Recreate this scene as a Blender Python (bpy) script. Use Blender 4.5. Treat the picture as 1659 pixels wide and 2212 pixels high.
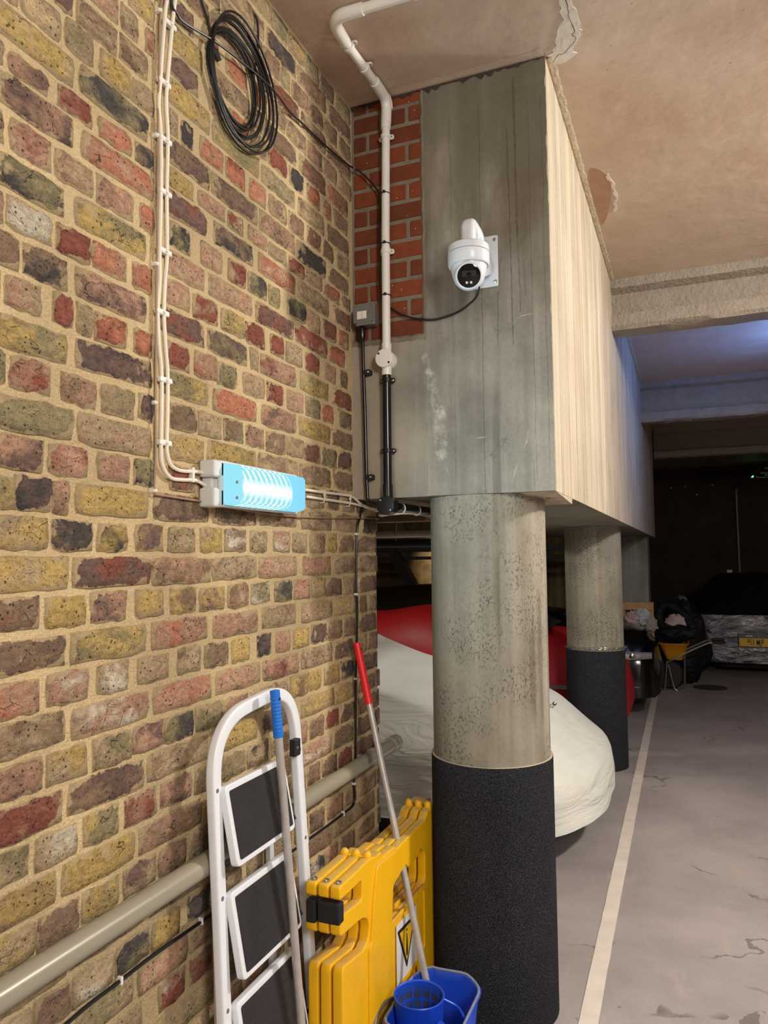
import bpy, bmesh, math, random
from mathutils import Vector, Matrix, noise
S = bpy.context.scene
for o in list(bpy.data.objects): bpy.data.objects.remove(o)
COL = S.collection
PI = math.pi
def lin(c):
    return tuple((v/255/12.92 if v <= 10.3 else ((v/255+.055)/1.055)**2.4) for v in c)

# ------------------------------------------------------------------ camera
F_PX, YAW, PITCH, ROLL, CX, CZ = 1590.4, .3917, .0610, -.0108, 1.1492, 1.6
fw = Vector((-math.sin(YAW)*math.cos(PITCH), math.cos(YAW)*math.cos(PITCH), math.sin(PITCH)))
rt = Vector((math.cos(YAW), math.sin(YAW), 0)); up = rt.cross(fw)
r2 = math.cos(ROLL)*rt + math.sin(ROLL)*up; u2 = -math.sin(ROLL)*rt + math.cos(ROLL)*up
cam = bpy.data.cameras.new('camera'); co = bpy.data.objects.new('camera', cam); COL.objects.link(co)
cam.sensor_fit = 'HORIZONTAL'; cam.sensor_width = 36; cam.lens = F_PX*36/1659
cam.clip_start = .02; cam.clip_end = 100
M = Matrix((r2, u2, -fw)).transposed().to_4x4(); M.translation = (CX, 0, CZ); co.matrix_world = M
S.camera = co
# ------------------------------------------------------------------ world, lights, exposure
w = bpy.data.worlds.new('world'); S.world = w; w.use_nodes = True
w.node_tree.nodes['Background'].inputs[0].default_value = (.62, .7, .85, 1)
w.node_tree.nodes['Background'].inputs[1].default_value = .004
def area(name, loc, target, sx, sy, power, col, spread=PI):
    l = bpy.data.lights.new(name, 'AREA'); l.shape = 'RECTANGLE'; l.size = sx; l.size_y = sy
    l.energy = power; l.color = col; l.spread = spread
    o = bpy.data.objects.new(name, l); COL.objects.link(o); o.location = loc
    o.rotation_euler = (Vector(target)-Vector(loc)).to_track_quat('-Z', 'Y').to_euler()
    return o
def bulb(name, loc, r, power, col):
    l = bpy.data.lights.new(name, 'POINT'); l.shadow_soft_size = r; l.energy = power; l.color = col
    o = bpy.data.objects.new(name, l); COL.objects.link(o); o.location = loc
area('ceiling_light_main', (3.0, 3.55, 3.10), (2.38, 3.13, 2.45), .16, .22, 66, (1, .94, .85))
bulb('ceiling_light_glow', (3.05, 3.45, 3.08), .07, 50, (1, .93, .83))
bulb('ceiling_light_near', (2.9, -1.0, 2.8), .42, 245, (1, .98, .94))
area('ceiling_light_blue', (2.35, 6.3, 2.95), (1.75, 6.3, 3.33), .2, .3, 16, (.14, .33, 1))
bulb('bay_light', (-1.7, 5.3, 2.3), .08, 30, (1, .96, .86))
area('bay_rear_fill_spot', (-2.0, 9.3, 2.3), (-2.15, 10.4, 1.55), .12, .12, 5, (1, .82, .56), .75)  # hidden narrow spot, added to brighten one patch of the rear wall
S.view_settings.view_transform = 'Standard'; S.view_settings.look = 'None'
S.view_settings.exposure = 0.36; S.view_settings.gamma = 1; S.view_settings.use_curve_mapping = False

# ------------------------------------------------------------------ material kit
class NT:
    def __init__(s, name):
        s.m = bpy.data.materials.new(name); s.m.use_nodes = True
        s.t = s.m.node_tree; s.b = s.t.nodes['Principled BSDF']; s.out = s.t.nodes['Material Output']
        s._pos = None
    def n(s, typ, inp=None, **kw):
        d = s.t.nodes.new(typ)
        for k, v in kw.items(): setattr(d, k, v)
        for k, v in (inp or {}).items(): s.set(d.inputs[k], v)
        return d
    def set(s, sock, v):
        if isinstance(v, bpy.types.NodeSocket): s.t.links.new(v, sock)
        elif isinstance(v, bpy.types.Node): s.t.links.new(v.outputs[0], sock)
        else:
            if isinstance(v, tuple) and len(v) == 3 and sock.type == 'RGBA': v = v+(1,)
            sock.default_value = v
    def pos(s, sc=(1, 1, 1)):
        if s._pos is None: s._pos = s.n('ShaderNodeNewGeometry').outputs['Position']
        if sc == (1, 1, 1): return s._pos
        return s.n('ShaderNodeVectorMath', {0: s._pos, 1: sc}, operation='MULTIPLY').outputs[0]
    def noise(s, scale, detail=4, rough=.55, sc=(1, 1, 1), dist=0, vec=None):
        return s.n('ShaderNodeTexNoise', {'Vector': vec or s.pos(sc), 'Scale': scale, 'Detail': detail, 'Roughness': rough, 'Distortion': dist}).outputs[0]
    def ramp(s, v, a, b, lo=0, hi=1):
        return s.n('ShaderNodeMapRange', {0: v, 1: a, 2: b, 3: lo, 4: hi}).outputs[0]
    def math(s, op, a, b=0.0, c=0.0): return s.n('ShaderNodeMath', {0: a, 1: b, 2: c}, operation=op).outputs[0]
    def mix(s, f, a, b, mode='MIX'):
        d = s.n('ShaderNodeMix', data_type='RGBA', blend_type=mode)
        s.set(d.inputs[0], f); s.set(d.inputs[6], a); s.set(d.inputs[7], b); return d.outputs[2]
    def mul(s, col, v):
        c = s.n('ShaderNodeCombineColor', {0: v, 1: v, 2: v}).outputs[0]; return s.mix(1.0, col, c, 'MULTIPLY')
    def vor(s, scale, feature='F1', sc=(1, 1, 1), vec=None):
        return s.n('ShaderNodeTexVoronoi', {'Vector': vec or s.pos(sc), 'Scale': scale}, feature=feature).outputs['Distance']
    def bump(s, h, dist, strength=1.0):
        s.set(s.b.inputs['Normal'], s.n('ShaderNodeBump', {'Height': h, 'Distance': dist, 'Strength': strength}))
    def fin(s, col, rough=.7, metal=0, spec=.5):
        s.set(s.b.inputs['Base Color'], col); s.set(s.b.inputs['Roughness'], rough)
        s.set(s.b.inputs['Metallic'], metal); s.set(s.b.inputs['Specular IOR Level'], spec); return s.m
def plain(name, rgb, rough=.5, metal=0, spec=.5, var=.12, scale=14, bump=0.0, bscale=60):
    k = NT(name); v = k.ramp(k.noise(scale, 5), .3, .7, 1-var, 1+var)
    if bump: k.bump(k.noise(bscale, 4), bump)
    return k.fin(k.mul(lin(rgb), v), rough, metal, spec)

def m_concrete(name, base, dark, light, streak=1.0, pits=.3, fs=26):
    k = NT(name)
    st = k.noise(1, 6, .6, (fs, fs, .9)); st2 = k.noise(1, 3, .5, (7, 7, .35), .6)
    cl = k.noise(2.6, 6, .6); fine = k.noise(85, 5, .7)
    c = k.mix(k.ramp(cl, .34, .68), lin(base), lin(dark))
    c = k.mix(k.ramp(st2, .5, .72, 0, .55*streak), c, lin(light))
    c = k.mul(c, k.ramp(st, .3, .7, 1-.16*streak, 1+.14*streak))
    c = k.mul(c, k.ramp(fine, .3, .7, .90, 1.10))
    run = k.math('MULTIPLY', k.ramp(k.noise(1, 2, .4, (17, 17, .55)), .66, .70), k.ramp(k.noise(1.7, 2), .5, .62))
    c = k.mix(k.math('MULTIPLY', run, .5*streak), c, lin((60, 56, 46)))
    pit = k.math('MULTIPLY', k.ramp(k.noise(120, 4, .75, (1, 1, .7)), .565+.05*(pits < 0), .61+.05*(pits < 0)), k.ramp(k.noise(2.4, 5, .7), .62-pits*.12, .70-pits*.12))
    c = k.mix(k.math('MULTIPLY', pit, .55), c, lin((70, 66, 56)))
    wh = k.math('MULTIPLY', k.ramp(k.noise(14, 6, .75), .66, .72), k.ramp(k.noise(2.2, 2), .52, .62))
    c = k.mix(k.math('MULTIPLY', wh, .35), c, lin(light))
    h = k.math('ADD', k.math('MULTIPLY', st, .6), k.math('MULTIPLY', fine, .25)); h = k.math('SUBTRACT', h, k.math('MULTIPLY', pit, .5))
    k.bump(h, .004); return k.fin(c, .82, 0, .3)

def seg_mask(k, X, Z, a, b, w_, wob=.006):
    (x0, z0), (x1, z1) = a, b; L2 = (x1-x0)**2+(z1-z0)**2
    t = k.math('ADD', k.math('MULTIPLY', k.math('SUBTRACT', X, x0), (x1-x0)/L2), k.math('MULTIPLY', k.math('SUBTRACT', Z, z0), (z1-z0)/L2))
    tc = k.math('MINIMUM', k.math('MAXIMUM', t, 0.0), 1.0)
    dx = k.math('SUBTRACT', k.math('SUBTRACT', X, x0), k.math('MULTIPLY', tc, x1-x0)); dz = k.math('SUBTRACT', k.math('SUBTRACT', Z, z0), k.math('MULTIPLY', tc, z1-z0))
    d = k.math('SQRT', k.math('ADD', k.math('MULTIPLY', dx, dx), k.math('MULTIPLY', dz, dz)))
    return k.ramp(d, w_*.5, w_, 1, 0)
def m_front():
    m = m_concrete('streaked_front_concrete', (152, 145, 133), (112, 107, 97), (180, 173, 162), 1.0, .2)
    k = NT.__new__(NT); k.m = m; k.t = m.node_tree; k.b = k.t.nodes['Principled BSDF']; k.out = k.t.nodes['Material Output']; k._pos = None
    c = k.b.inputs['Base Color'].links[0].from_socket
    wob = k.math('MULTIPLY', k.math('SUBTRACT', k.noise(9, 4), .5), .014)
    p = k.n('ShaderNodeSeparateXYZ', {0: k.pos()}); X = k.math('ADD', p.outputs[0], wob); Z = p.outputs[2]
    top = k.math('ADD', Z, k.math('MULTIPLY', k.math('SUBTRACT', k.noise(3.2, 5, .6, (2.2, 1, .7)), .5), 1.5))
    c = k.mix(k.ramp(top, 2.35, 2.95, 0, .72), c, lin((92, 84, 66)))  # browner and darker towards the top, with a ragged edge
    c = k.mix(k.ramp(k.math('ADD', p.outputs[0], k.math('MULTIPLY', k.math('SUBTRACT', k.noise(2.5, 4), .5), .7)), .34, .12, 0, .55), c, lin((172, 158, 138)))
    for (a, b, w_, dk) in [((.503, 3.2), (.503, 1.82), .0022, 1), ((.605, 3.1), (.612, 2.33), .0034, 1), ((.632, 3.28), (.634, 2.72), .005, 1), ((.634, 2.75), (.640, 2.44), .0026, 1), ((.562, 2.52), (.556, 2.33), .0028, 1), ((.655, 2.62), (.658, 2.50), .0022, 1), ((.395, 3.2), (.398, 1.85), .0012, 1), ((.68, 3.2), (.682, 1.85), .0014, 1), ((.725, 3.2), (.727, 1.9), .0016, 1),
                           ((.289, 2.323), (.304, 2.26), .016, 0), ((.304, 2.26), (.339, 2.114), .024, 0), ((.339, 2.114), (.345, 1.963), .030, 0), ((.345, 1.963), (.371, 1.887), .0024, 0), ((.656, 2.02), (.648, 1.985), .005, 0), ((.648, 1.985), (.611, 1.898), .002, 0), ((.611, 1.898), (.595, 1.846), .0028, 0), ((.61, 2.40), (.64, 2.425), .0025, 0), ((.64, 2.425), (.70, 2.43), .0018, 0), ((.47, 2.012), (.52, 2.014), .0024, 0)]:
        mk = seg_mask(k, X, Z, a, b, w_); mk = k.math('MULTIPLY', mk, k.ramp(k.noise(60 if dk else 26, 6, .75), .35 if dk else .42, .65, .15 if dk else .0, .6))
        c = k.mix(mk, c, lin((52, 48, 38) if dk else (196, 190, 176)))
    k.set(k.b.inputs['Base Color'], c); return m
def mortar_col(k):
    c = k.mix(k.ramp(k.noise(3.2, 5), .35, .65), lin((212, 188, 146)), lin((188, 166, 128)))
    c = k.mix(k.ramp(k.noise(1.1, 3), .52, .7, 0, .5), c, lin((142, 128, 98)))
    return k.mul(c, k.ramp(k.noise(160, 4, .7), .3, .7, .82, 1.16))
def m_mortar(name='mortar'):
    k = NT(name); c = mortar_col(k)
    h = k.math('ADD', k.noise(22, 6, .65), k.math('MULTIPLY', k.noise(150, 3, .7), .5)); k.bump(h, .012)
    return k.fin(c, .92, 0, .2)
def m_brick():
    k = NT('stock_brick')
    ca = k.n('ShaderNodeAttribute', attribute_name='ca').outputs[0]; cb = k.n('ShaderNodeAttribute', attribute_name='cb').outputs[0]
    ed = k.n('ShaderNodeAttribute', attribute_name='edge').outputs['Fac']
    wob = k.n('ShaderNodeTexNoise', {'Vector': k.pos(), 'Scale': 12, 'Detail': 3}).outputs['Color']
    vec = k.n('ShaderNodeVectorMath', {0: wob, 1: (.12, .12, .12), 2: k.pos((1, 1, 2.0))}, operation='MULTIPLY_ADD').outputs[0]
    mixf = k.noise(10, 5, .6, (1, 1, 1.5), .4)
    c = k.mix(k.ramp(mixf, .46, .62), ca, cb)
    fine = k.noise(55, 8, .72, (1, 1, 1.7))
    c = k.mul(c, k.ramp(fine, .3, .7, .58, 1.36)); c = k.mul(c, k.ramp(k.noise(5, 4), .3, .7, .86, 1.1))
    grain = k.noise(260, 3, .7)
    c = k.mul(c, k.ramp(grain, .3, .7, .85, 1.15))
    pit = k.math('MULTIPLY', k.math('LESS_THAN', k.vor(70), .2), k.math('GREATER_THAN', k.noise(13, 3), .5))
    pit2 = k.math('MULTIPLY', k.math('LESS_THAN', k.vor(135), .22), k.math('GREATER_THAN', k.noise(9, 3), .45))
    crk = k.math('MULTIPLY', k.math('LESS_THAN', k.vor(13, 'DISTANCE_TO_EDGE', vec=vec), .012), k.math('GREATER_THAN', k.noise(14, 3), .56))
    dk = k.math('MAXIMUM', k.math('MAXIMUM', pit, k.math('MULTIPLY', pit2, .7)), crk)
    c = k.mix(k.math('MULTIPLY', dk, .78), c, lin((42, 34, 27)))
    wh = k.math('MULTIPLY', k.ramp(k.noise(40, 6, .75), .58, .66), k.ramp(k.noise(5.5, 3), .58, .66))
    c = k.mix(k.math('MULTIPLY', wh, .6), c, lin((222, 208, 180)))
    sm = k.math('ADD', k.math('MULTIPLY', ed, .62), k.math('MULTIPLY', k.noise(26, 7, .66), 1.0))
    sm = k.ramp(sm, 1.035, 1.085)
    sm2 = k.math('MULTIPLY', k.ramp(k.noise(7, 5, .6), .63, .67), .8)
    sm = k.math('MAXIMUM', sm, sm2)
    c = k.mix(sm, c, mortar_col(k))
    h = k.math('ADD', k.math('MULTIPLY', fine, 1.0), k.math('MULTIPLY', k.noise(18, 4), .9))
    h = k.math('SUBTRACT', h, k.math('MULTIPLY', dk, .7)); k.bump(h, .010)
    return k.fin(c, .9, 0, .25)
def m_redbrick():
    k = NT('red_brick'); r = k.n('ShaderNodeObjectInfo').outputs['Random']
    c = k.mix(r, lin((126, 64, 38)), lin((98, 51, 33)))
    c = k.mul(c, k.ramp(k.noise(30, 6, .7), .3, .7, .82, 1.15))
    c = k.mix(k.ramp(k.noise(18, 5, .7), .62, .7, 0, .5), c, lin((96, 62, 44)))
    sp = k.math('LESS_THAN', k.vor(34), .06); c = k.mix(sp, c, lin((220, 205, 180)))
    k.bump(k.noise(90, 5), .002); return k.fin(c, .85, 0, .25)
def m_ceiling():
    k = NT('bare_plaster')
    c = k.mix(k.ramp(k.noise(1.3, 6, .6, (1, 1.6, 1), .6), .35, .66), lin((202, 182, 164)), lin((188, 163, 143)))
    c = k.mix(k.ramp(k.noise(2.3, 5, .65, (1.6, .7, 1), 1.2), .56, .74, 0, .6), c, lin((204, 190, 170)))
    c = k.mix(k.ramp(k.noise(.8, 4, .6), .55, .72, 0, .5), c, lin((178, 148, 128)))
    c = k.mul(c, k.ramp(k.noise(45, 6, .7), .3, .7, .94, 1.06))
    c = k.mix(k.math('MULTIPLY', k.math('LESS_THAN', k.vor(9), .035), .5), c, lin((110, 85, 65)))
    k.bump(k.noise(7, 5, .5), .006); return k.fin(c, .62, 0, .35)
def m_floor():
    k = NT('painted_concrete_floor')
    c = k.mix(k.ramp(k.noise(1.4, 6, .62), .35, .66), lin((176, 168, 166)), lin((150, 142, 140)))
    c = k.mix(k.ramp(k.noise(3.5, 7, .7, (2.5, .7, 1)), .56, .72, 0, .55), c, lin((186, 172, 162)))
    wob = k.n('ShaderNodeTexNoise', {'Vector': k.pos(), 'Scale': 3, 'Detail': 5}).outputs['Color']
    vec = k.n('ShaderNodeVectorMath', {0: wob, 1: (.7, .7, 0), 2: k.pos()}, operation='MULTIPLY_ADD').outputs[0]
    crk = k.math('MULTIPLY', k.math('LESS_THAN', k.vor(.75, 'DISTANCE_TO_EDGE', vec=vec), .006), k.ramp(k.noise(1.6, 3), .52, .56))
    spot = k.math('MULTIPLY', k.math('LESS_THAN', k.vor(5), .05), k.math('GREATER_THAN', k.noise(2, 3), .52))
    c = k.mix(k.math('MULTIPLY', k.math('MAXIMUM', crk, spot), .6), c, lin((92, 78, 68)))
    c = k.mul(c, k.ramp(k.noise(70, 5, .7), .3, .7, .95, 1.05))
    k.bump(k.noise(28, 6, .6), .0025); return k.fin(c, .55, 0, .4)
def m_carpet():
    k = NT('charcoal_carpet'); n1 = k.noise(300, 4, .85); n2 = k.vor(260)
    c = k.mix(k.ramp(n1, .47, .66), lin((36, 37, 42)), lin((104, 105, 112)))
    c = k.mul(c, k.ramp(k.noise(3, 4), .3, .7, .85, 1.15))
    c = k.mix(k.math('MULTIPLY', k.ramp(k.noise(26, 4, .8, (1, 1, 2.6)), .72, .75), .45), c, lin((150, 148, 145)))
    k.bump(k.math('ADD', n1, n2), .006); return k.fin(c, .97, 0, .1)
def m_fabric(name, rgb, rough=.75, wr=.012, sc=(2.2, 2.2, 5)):
    k = NT(name); h = k.noise(1.6, 5, .5, sc, .9); c = k.mul(lin(rgb), k.ramp(k.noise(4, 4), .3, .7, .95, 1.05))
    k.bump(k.math('ADD', h, k.math('MULTIPLY', k.noise(300, 2), .02)), wr); return k.fin(c, rough, 0, .3)
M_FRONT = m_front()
M_CONC = m_concrete('board_marked_concrete', (132, 129, 116), (108, 105, 92), (158, 154, 142), 1.0, -.6)
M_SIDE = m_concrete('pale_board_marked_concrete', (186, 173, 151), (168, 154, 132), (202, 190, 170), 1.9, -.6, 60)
M_COLM = m_concrete('column_concrete', (158, 151, 135), (128, 122, 108), (196, 190, 176), .8, 1.2)
M_MORT = m_mortar(); M_BRICK = m_brick(); M_RED = m_redbrick(); M_CEIL = m_ceiling(); M_FLOOR = m_floor(); M_CARPET = m_carpet()
M_GMORT = plain('grey_mortar', (120, 108, 92), .9, bump=.004, bscale=40, var=.2)
M_SPRAY = plain('sprayed_fireproofing', (150, 140, 128), .95, bump=.012, bscale=46, var=.1)
M_WPVC = plain('white_pvc', (226, 222, 214), .35, var=.03)
M_WCAB = plain('white_cable', (226, 218, 200), .4, var=.04)
M_TCAB = plain('tan_cable', (150, 124, 100), .5, var=.1)
M_BPVC = plain('black_pvc', (16, 17, 20), .22, var=.1)
M_BCAB = plain('black_cable', (20, 20, 22), .35, var=.1)
M_GPIPE = plain('grey_green_pipe', (146, 141, 124), .3, var=.05, scale=3)
M_STEEL = plain('steel', (190, 188, 182), .28, 1, var=.1)
M_ALU = plain('aluminium_pole', (184, 180, 176), .42, .35, var=.12, scale=30)
M_WPAINT = plain('white_powder_coat', (226, 231, 238), .3, var=.02)
M_RUBBER = plain('black_rubber', (24, 24, 26), .6)
M_GREYB = plain('grey_metal_box', (128, 128, 128), .42, .4, var=.05)
M_SWITCH = plain('cream_switch', (228, 222, 206), .4, var=.02)
M_BLUE = plain('blue_grip', (18, 112, 214), .45, var=.05)
M_REDG = plain('red_grip', (222, 30, 36), .42, var=.05)
M_BUCK = plain('blue_bucket_plastic', (24, 72, 200), .4, var=.06, scale=6)
M_DARK = plain('dark_matte', (38, 34, 30), .9, var=.2)  # plain near-black for car undersides and grip hang holes
M_CAMW = plain('camera_white', (206, 211, 217), .32, var=.01)
M_CAMK = plain('camera_black_glass', (4, 4, 5), .08, var=.0)
M_CAMG = plain('camera_dark_grey', (26, 26, 28), .35, var=.0)
M_LED = plain('led_lens', (196, 196, 190), .2, var=.05)
M_PATCH = plain('white_filler', (214, 204, 192), .75, var=.07, scale=9, bump=.004, bscale=30)
M_BEAD = plain('tan_filler_bead', (180, 164, 136), .85, var=.15, scale=20, bump=.008, bscale=50)
M_CRACK = plain('crack', (62, 52, 44), 1)
M_LINE = plain('line_paint', (226, 216, 204), .6, var=.1, scale=9, bump=.002, bscale=60)
M_WOOD = plain('pallet_wood', (178, 140, 92), .75, var=.2, scale=20)
M_BARK = plain('dark_far_wall', (70, 56, 50), .9, var=.3, scale=2)
def m_yellow():
    k = NT('yellow_barrier_plastic')
    c = k.mix(k.ramp(k.noise(5, 6, .65, (1, 1, .6)), .5, .72, 0, .5), lin((240, 184, 14)), lin((196, 146, 24)))
    g = k.n('ShaderNodeNewGeometry'); nz = k.n('ShaderNodeSeparateXYZ', {0: g.outputs['Normal']}).outputs[2]
    dust = k.math('MULTIPLY', k.ramp(nz, .6, .95), k.ramp(k.noise(9, 5), .3, .6, .35, .85))
    c = k.mix(dust, c, lin((196, 164, 104)))
    k.bump(k.noise(50, 4), .001); return k.fin(c, .42, 0, .4)
M_YEL = m_yellow()
# ------------------------------------------------------------------ geometry kit
def link(name, me, mat, parent=None, smooth=False, loc=None):
    o = bpy.data.objects.new(name, me); COL.objects.link(o)
    if mat and not me.materials: me.materials.append(mat)
    if smooth:
        for p in me.polygons: p.use_smooth = True
        me.set_sharp_from_angle(angle=math.radians(38))
    if parent:
        o.parent = parent; o.matrix_parent_inverse = Matrix.Translation(-Vector(parent.location))
    return o
def thing(name, label, cat, loc=(0, 0, 0), group=None):
    o = bpy.data.objects.new(name, None); COL.objects.link(o); o.location = loc; o.empty_display_size = .05
    o['label'] = label; o['category'] = cat
    if group: o['group'] = group
    return o
def tag(o, label, cat, group=None):
    o['label'] = label; o['category'] = cat
    if group: o['group'] = group
    return o
def struct(o): o['kind'] = 'structure'; return o
def mesh(v, f, name='mesh'):
    me = bpy.data.meshes.new(name); me.from_pydata([tuple(a) for a in v], [], f); me.update(); return me
def bmesh_out(bm, name='mesh'):
    me = bpy.data.meshes.new(name); bm.to_mesh(me); bm.free(); return me
def add_box(bm, x0, x1, y0, y1, z0, z1, bev=0, seg=2):
    r = bmesh.ops.create_cube(bm, size=1)
    for v in r['verts']:
        v.co = Vector(((x0+x1)/2+v.co.x*(x1-x0), (y0+y1)/2+v.co.y*(y1-y0), (z0+z1)/2+v.co.z*(z1-z0)))
    if bev:
        es = list({e for v in r['verts'] for e in v.link_edges})
        bmesh.ops.bevel(bm, geom=es, offset=bev, segments=seg, affect='EDGES', profile=.5)
def box(x0, x1, y0, y1, z0, z1, bev=0, seg=2):
    bm = bmesh.new(); add_box(bm, x0, x1, y0, y1, z0, z1, bev, seg); return bmesh_out(bm)
def boxes(lst, bev=0):
    bm = bmesh.new()
    for b in lst: add_box(bm, *b, bev)
    return bmesh_out(bm)
def catmull(pts, n=6, closed=False):
    P = [Vector(p) for p in pts]; out = []; L = len(P)
    rng = range(L) if closed else range(L-1)
    for i in rng:
        a = P[(i-1) % L] if closed or i > 0 else P[0]*2-P[1]
        b = P[i]; c = P[(i+1) % L]
        d = P[(i+2) % L] if closed or i+2 < L else P[-1]*2-P[-2]
        for k in range(n):
            t = k/n
            out.append(.5*((2*b)+(c-a)*t+(2*a-5*b+4*c-d)*t*t+(3*b-a-3*c+d)*t**3))
    if not closed: out.append(P[-1])
    return out
def fillet(pts, r, n=6):
    P = [Vector(p) for p in pts]; out = [P[0]]
    for i in range(1, len(P)-1):
        a, b, c = P[i-1], P[i], P[i+1]; d1 = (a-b); d2 = (c-b); q = min(r, d1.length*.49, d2.length*.49)
        p1 = b+d1.normalized()*q; p2 = b+d2.normalized()*q
        for k in range(n+1):
            t = k/n; out.append((1-t)**2*p1+2*t*(1-t)*b+t*t*p2)
    out.append(P[-1]); return out
def sweep(pts, prof, closed=False, upv=None):
    P = [Vector(p) for p in pts]; n = len(P); m = 0; vs = []; fs = []
    T = []
    for i in range(n):
        a = P[(i-1) % n] if closed or i else P[0]; b = P[(i+1) % n] if closed or i < n-1 else P[-1]
        t = (b-a); T.append(t.normalized() if t.length > 1e-9 else Vector((0, 0, 1)))
    if upv is None:
        N = T[0].orthogonal().normalized()
    for i in range(n):
        if upv is not None:
            N = Vector(upv); N = (N-T[i]*N.dot(T[i])).normalized()
        else:
            N = (N-T[i]*N.dot(T[i])).normalized()
        B = T[i].cross(N)
        s = prof(i/(max(1, n-1))) if callable(prof) else prof
        if i == 0: m = len(s)
        for (a, b) in s: vs.append(P[i]+N*a+B*b)
    for i in range(n if closed else n-1):
        for j in range(m):
            a = i*m+j; b = i*m+(j+1) % m; c = ((i+1) % n)*m+(j+1) % m; d = ((i+1) % n)*m+j
            fs.append((a, b, c, d))
    if not closed: fs.append(tuple(range(m))[::-1]); fs.append(tuple((n-1)*m+j for j in range(m)))
    return vs, fs
def circ(r, n=10, rb=None): return [(r*math.cos(2*PI*i/n), (rb or r)*math.sin(2*PI*i/n)) for i in range(n)]
def rrect(a, b, r, n=3):
    out = []
    for cx, cy, s in ((a-r, b-r, 0), (-a+r, b-r, 1), (-a+r, -b+r, 2), (a-r, -b+r, 3)):
        for k in range(n+1):
            t = (s+k/n)*PI/2; out.append((cx+r*math.cos(t), cy+r*math.sin(t)))
    return out
def tube(pts, r, n=10, smooth=0, closed=False, mats=None):
    if smooth: pts = catmull(pts, smooth, closed)
    return mesh(*sweep(pts, circ(r, n), closed))
def lathe(prof, base, axis=(0, 0, 1), n=32, cap=True, xref=None):
    A = Vector(axis).normalized(); X = (Vector(xref) if xref else A.orthogonal()); X = (X-A*X.dot(A)).normalized(); Y = A.cross(X); b = Vector(base)
    vs = []; fs = []
    for r, h in prof:
        for i in range(n):
            t = 2*PI*i/n; vs.append(b+A*h+X*(r*math.cos(t))+Y*(r*math.sin(t)))
    for k in range(len(prof)-1):
        for i in range(n):
            j = (i+1) % n; fs.append((k*n+i, k*n+j, (k+1)*n+j, (k+1)*n+i))
    if cap:
        fs.append(tuple(range(n))[::-1]); fs.append(tuple((len(prof)-1)*n+i for i in range(n)))
    return mesh(vs, fs)
def join(meshes):
    bm = bmesh.new()
    for m in meshes: bm.from_mesh(m)
    return bmesh_out(bm)
def poly2d(loops, depth, bevel=0, mtx=None, res=2):
    cu = bpy.data.curves.new('p', 'CURVE'); cu.dimensions = '2D'; cu.fill_mode = 'BOTH'; cu.extrude = depth/2-bevel; cu.bevel_depth = bevel; cu.bevel_resolution = res
    cu.offset = -bevel
    for l in loops:
        sp = cu.splines.new('POLY'); sp.points.add(len(l)-1); sp.use_cyclic_u = True
        for i, q in enumerate(l): sp.points[i].co = (q[0], q[1], 0, 1)
    return curve_mesh(cu, mtx)
def curve_mesh(cu, mtx):
    o = bpy.data.objects.new('tmp', cu); COL.objects.link(o)
    dg = bpy.context.evaluated_depsgraph_get(); me = bpy.data.meshes.new_from_object(o.evaluated_get(dg))
    bpy.data.objects.remove(o); bpy.data.curves.remove(cu)
    if mtx: me.transform(mtx)
    me.materials.clear(); return me
def text_mesh(s, size, depth, mtx, bold=0):
    cu = bpy.data.curves.new('t', 'FONT'); cu.body = s; cu.size = size; cu.extrude = depth/2; cu.align_x = 'CENTER'; cu.align_y = 'CENTER'; cu.offset = bold
    return curve_mesh(cu, mtx)
def basis(origin, X, Y):
    X = Vector(X).normalized(); Y = Vector(Y).normalized(); Z = X.cross(Y); m = Matrix((X, Y, Z)).transposed().to_4x4(); m.translation = origin; return m
def roundpoly(l, n=2):
    for _ in range(n):
        o = []
        for i in range(len(l)):
            a = l[i]; b = l[(i+1) % len(l)]
            o += [(a[0]*.75+b[0]*.25, a[1]*.75+b[1]*.25), (a[0]*.25+b[0]*.75, a[1]*.25+b[1]*.75)]
        l = o
    return l
def corner_round(l, r, n=4):
    P = [Vector(p) for p in l]; out = []
    for i in range(len(P)):
        a, b, c = P[i-1], P[i], P[(i+1) % len(P)]; q = min(r, (a-b).length*.45, (c-b).length*.45)
        p1 = b+(a-b).normalized()*q; p2 = b+(c-b).normalized()*q
        for k in range(n+1):
            t = k/n; v = (1-t)**2*p1+2*t*(1-t)*b+t*t*p2; out.append((v.x, v.y))
    return out

# ------------------------------------------------------------------ room shell
ZC, YF, BX, ZB = 3.33, 2.488, .744, 1.815
fl = struct(link('floor', box(-7, 9, -5, 16.2, -.1, 0), M_FLOOR))
struct(link('ceiling', box(-7, 9, -5, 16.2, ZC, ZC+.1), M_CEIL))
struct(link('wall_right', box(8, 8.2, -5, 16.2, 0, ZC), plain('far_right_wall', (150, 135, 120), .9)))
struct(link('wall_back', box(-.33, 8, -5.2, -5, 0, ZC), plain('back_wall', (160, 145, 125), .9)))
struct(link('wall_far', box(-7, 8, 16, 16.2, 0, ZC), M_BARK))
struct(link('wall_bay', box(-7.2, -7, 2.7, 16.2, 0, ZC), M_BARK))
# painted bay line on the floor
ln = []
yy = -1.0; rnd = random.Random(4)
L = []; R = []
while yy < 10.0:
    f = .775+(yy-2.7)*(-.006); L.append((f-.030+rnd.uniform(-.0012, .0012), yy)); R.append((f+.033+rnd.uniform(-.0012, .0012), yy)); yy += .09
link('painted_line', poly2d([L+R[::-1]], .002, 0, Matrix.Translation((0, 0, .002))), M_LINE, fl)
# manhole ring
link('manhole_cover', lathe([(.0, .002), (.17, .002), (.175, .006), (.19, .006), (.195, 0)], (1.33, 9.7, 0.001), n=28, cap=False), plain('iron', (70, 64, 60), .6), fl)

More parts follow.
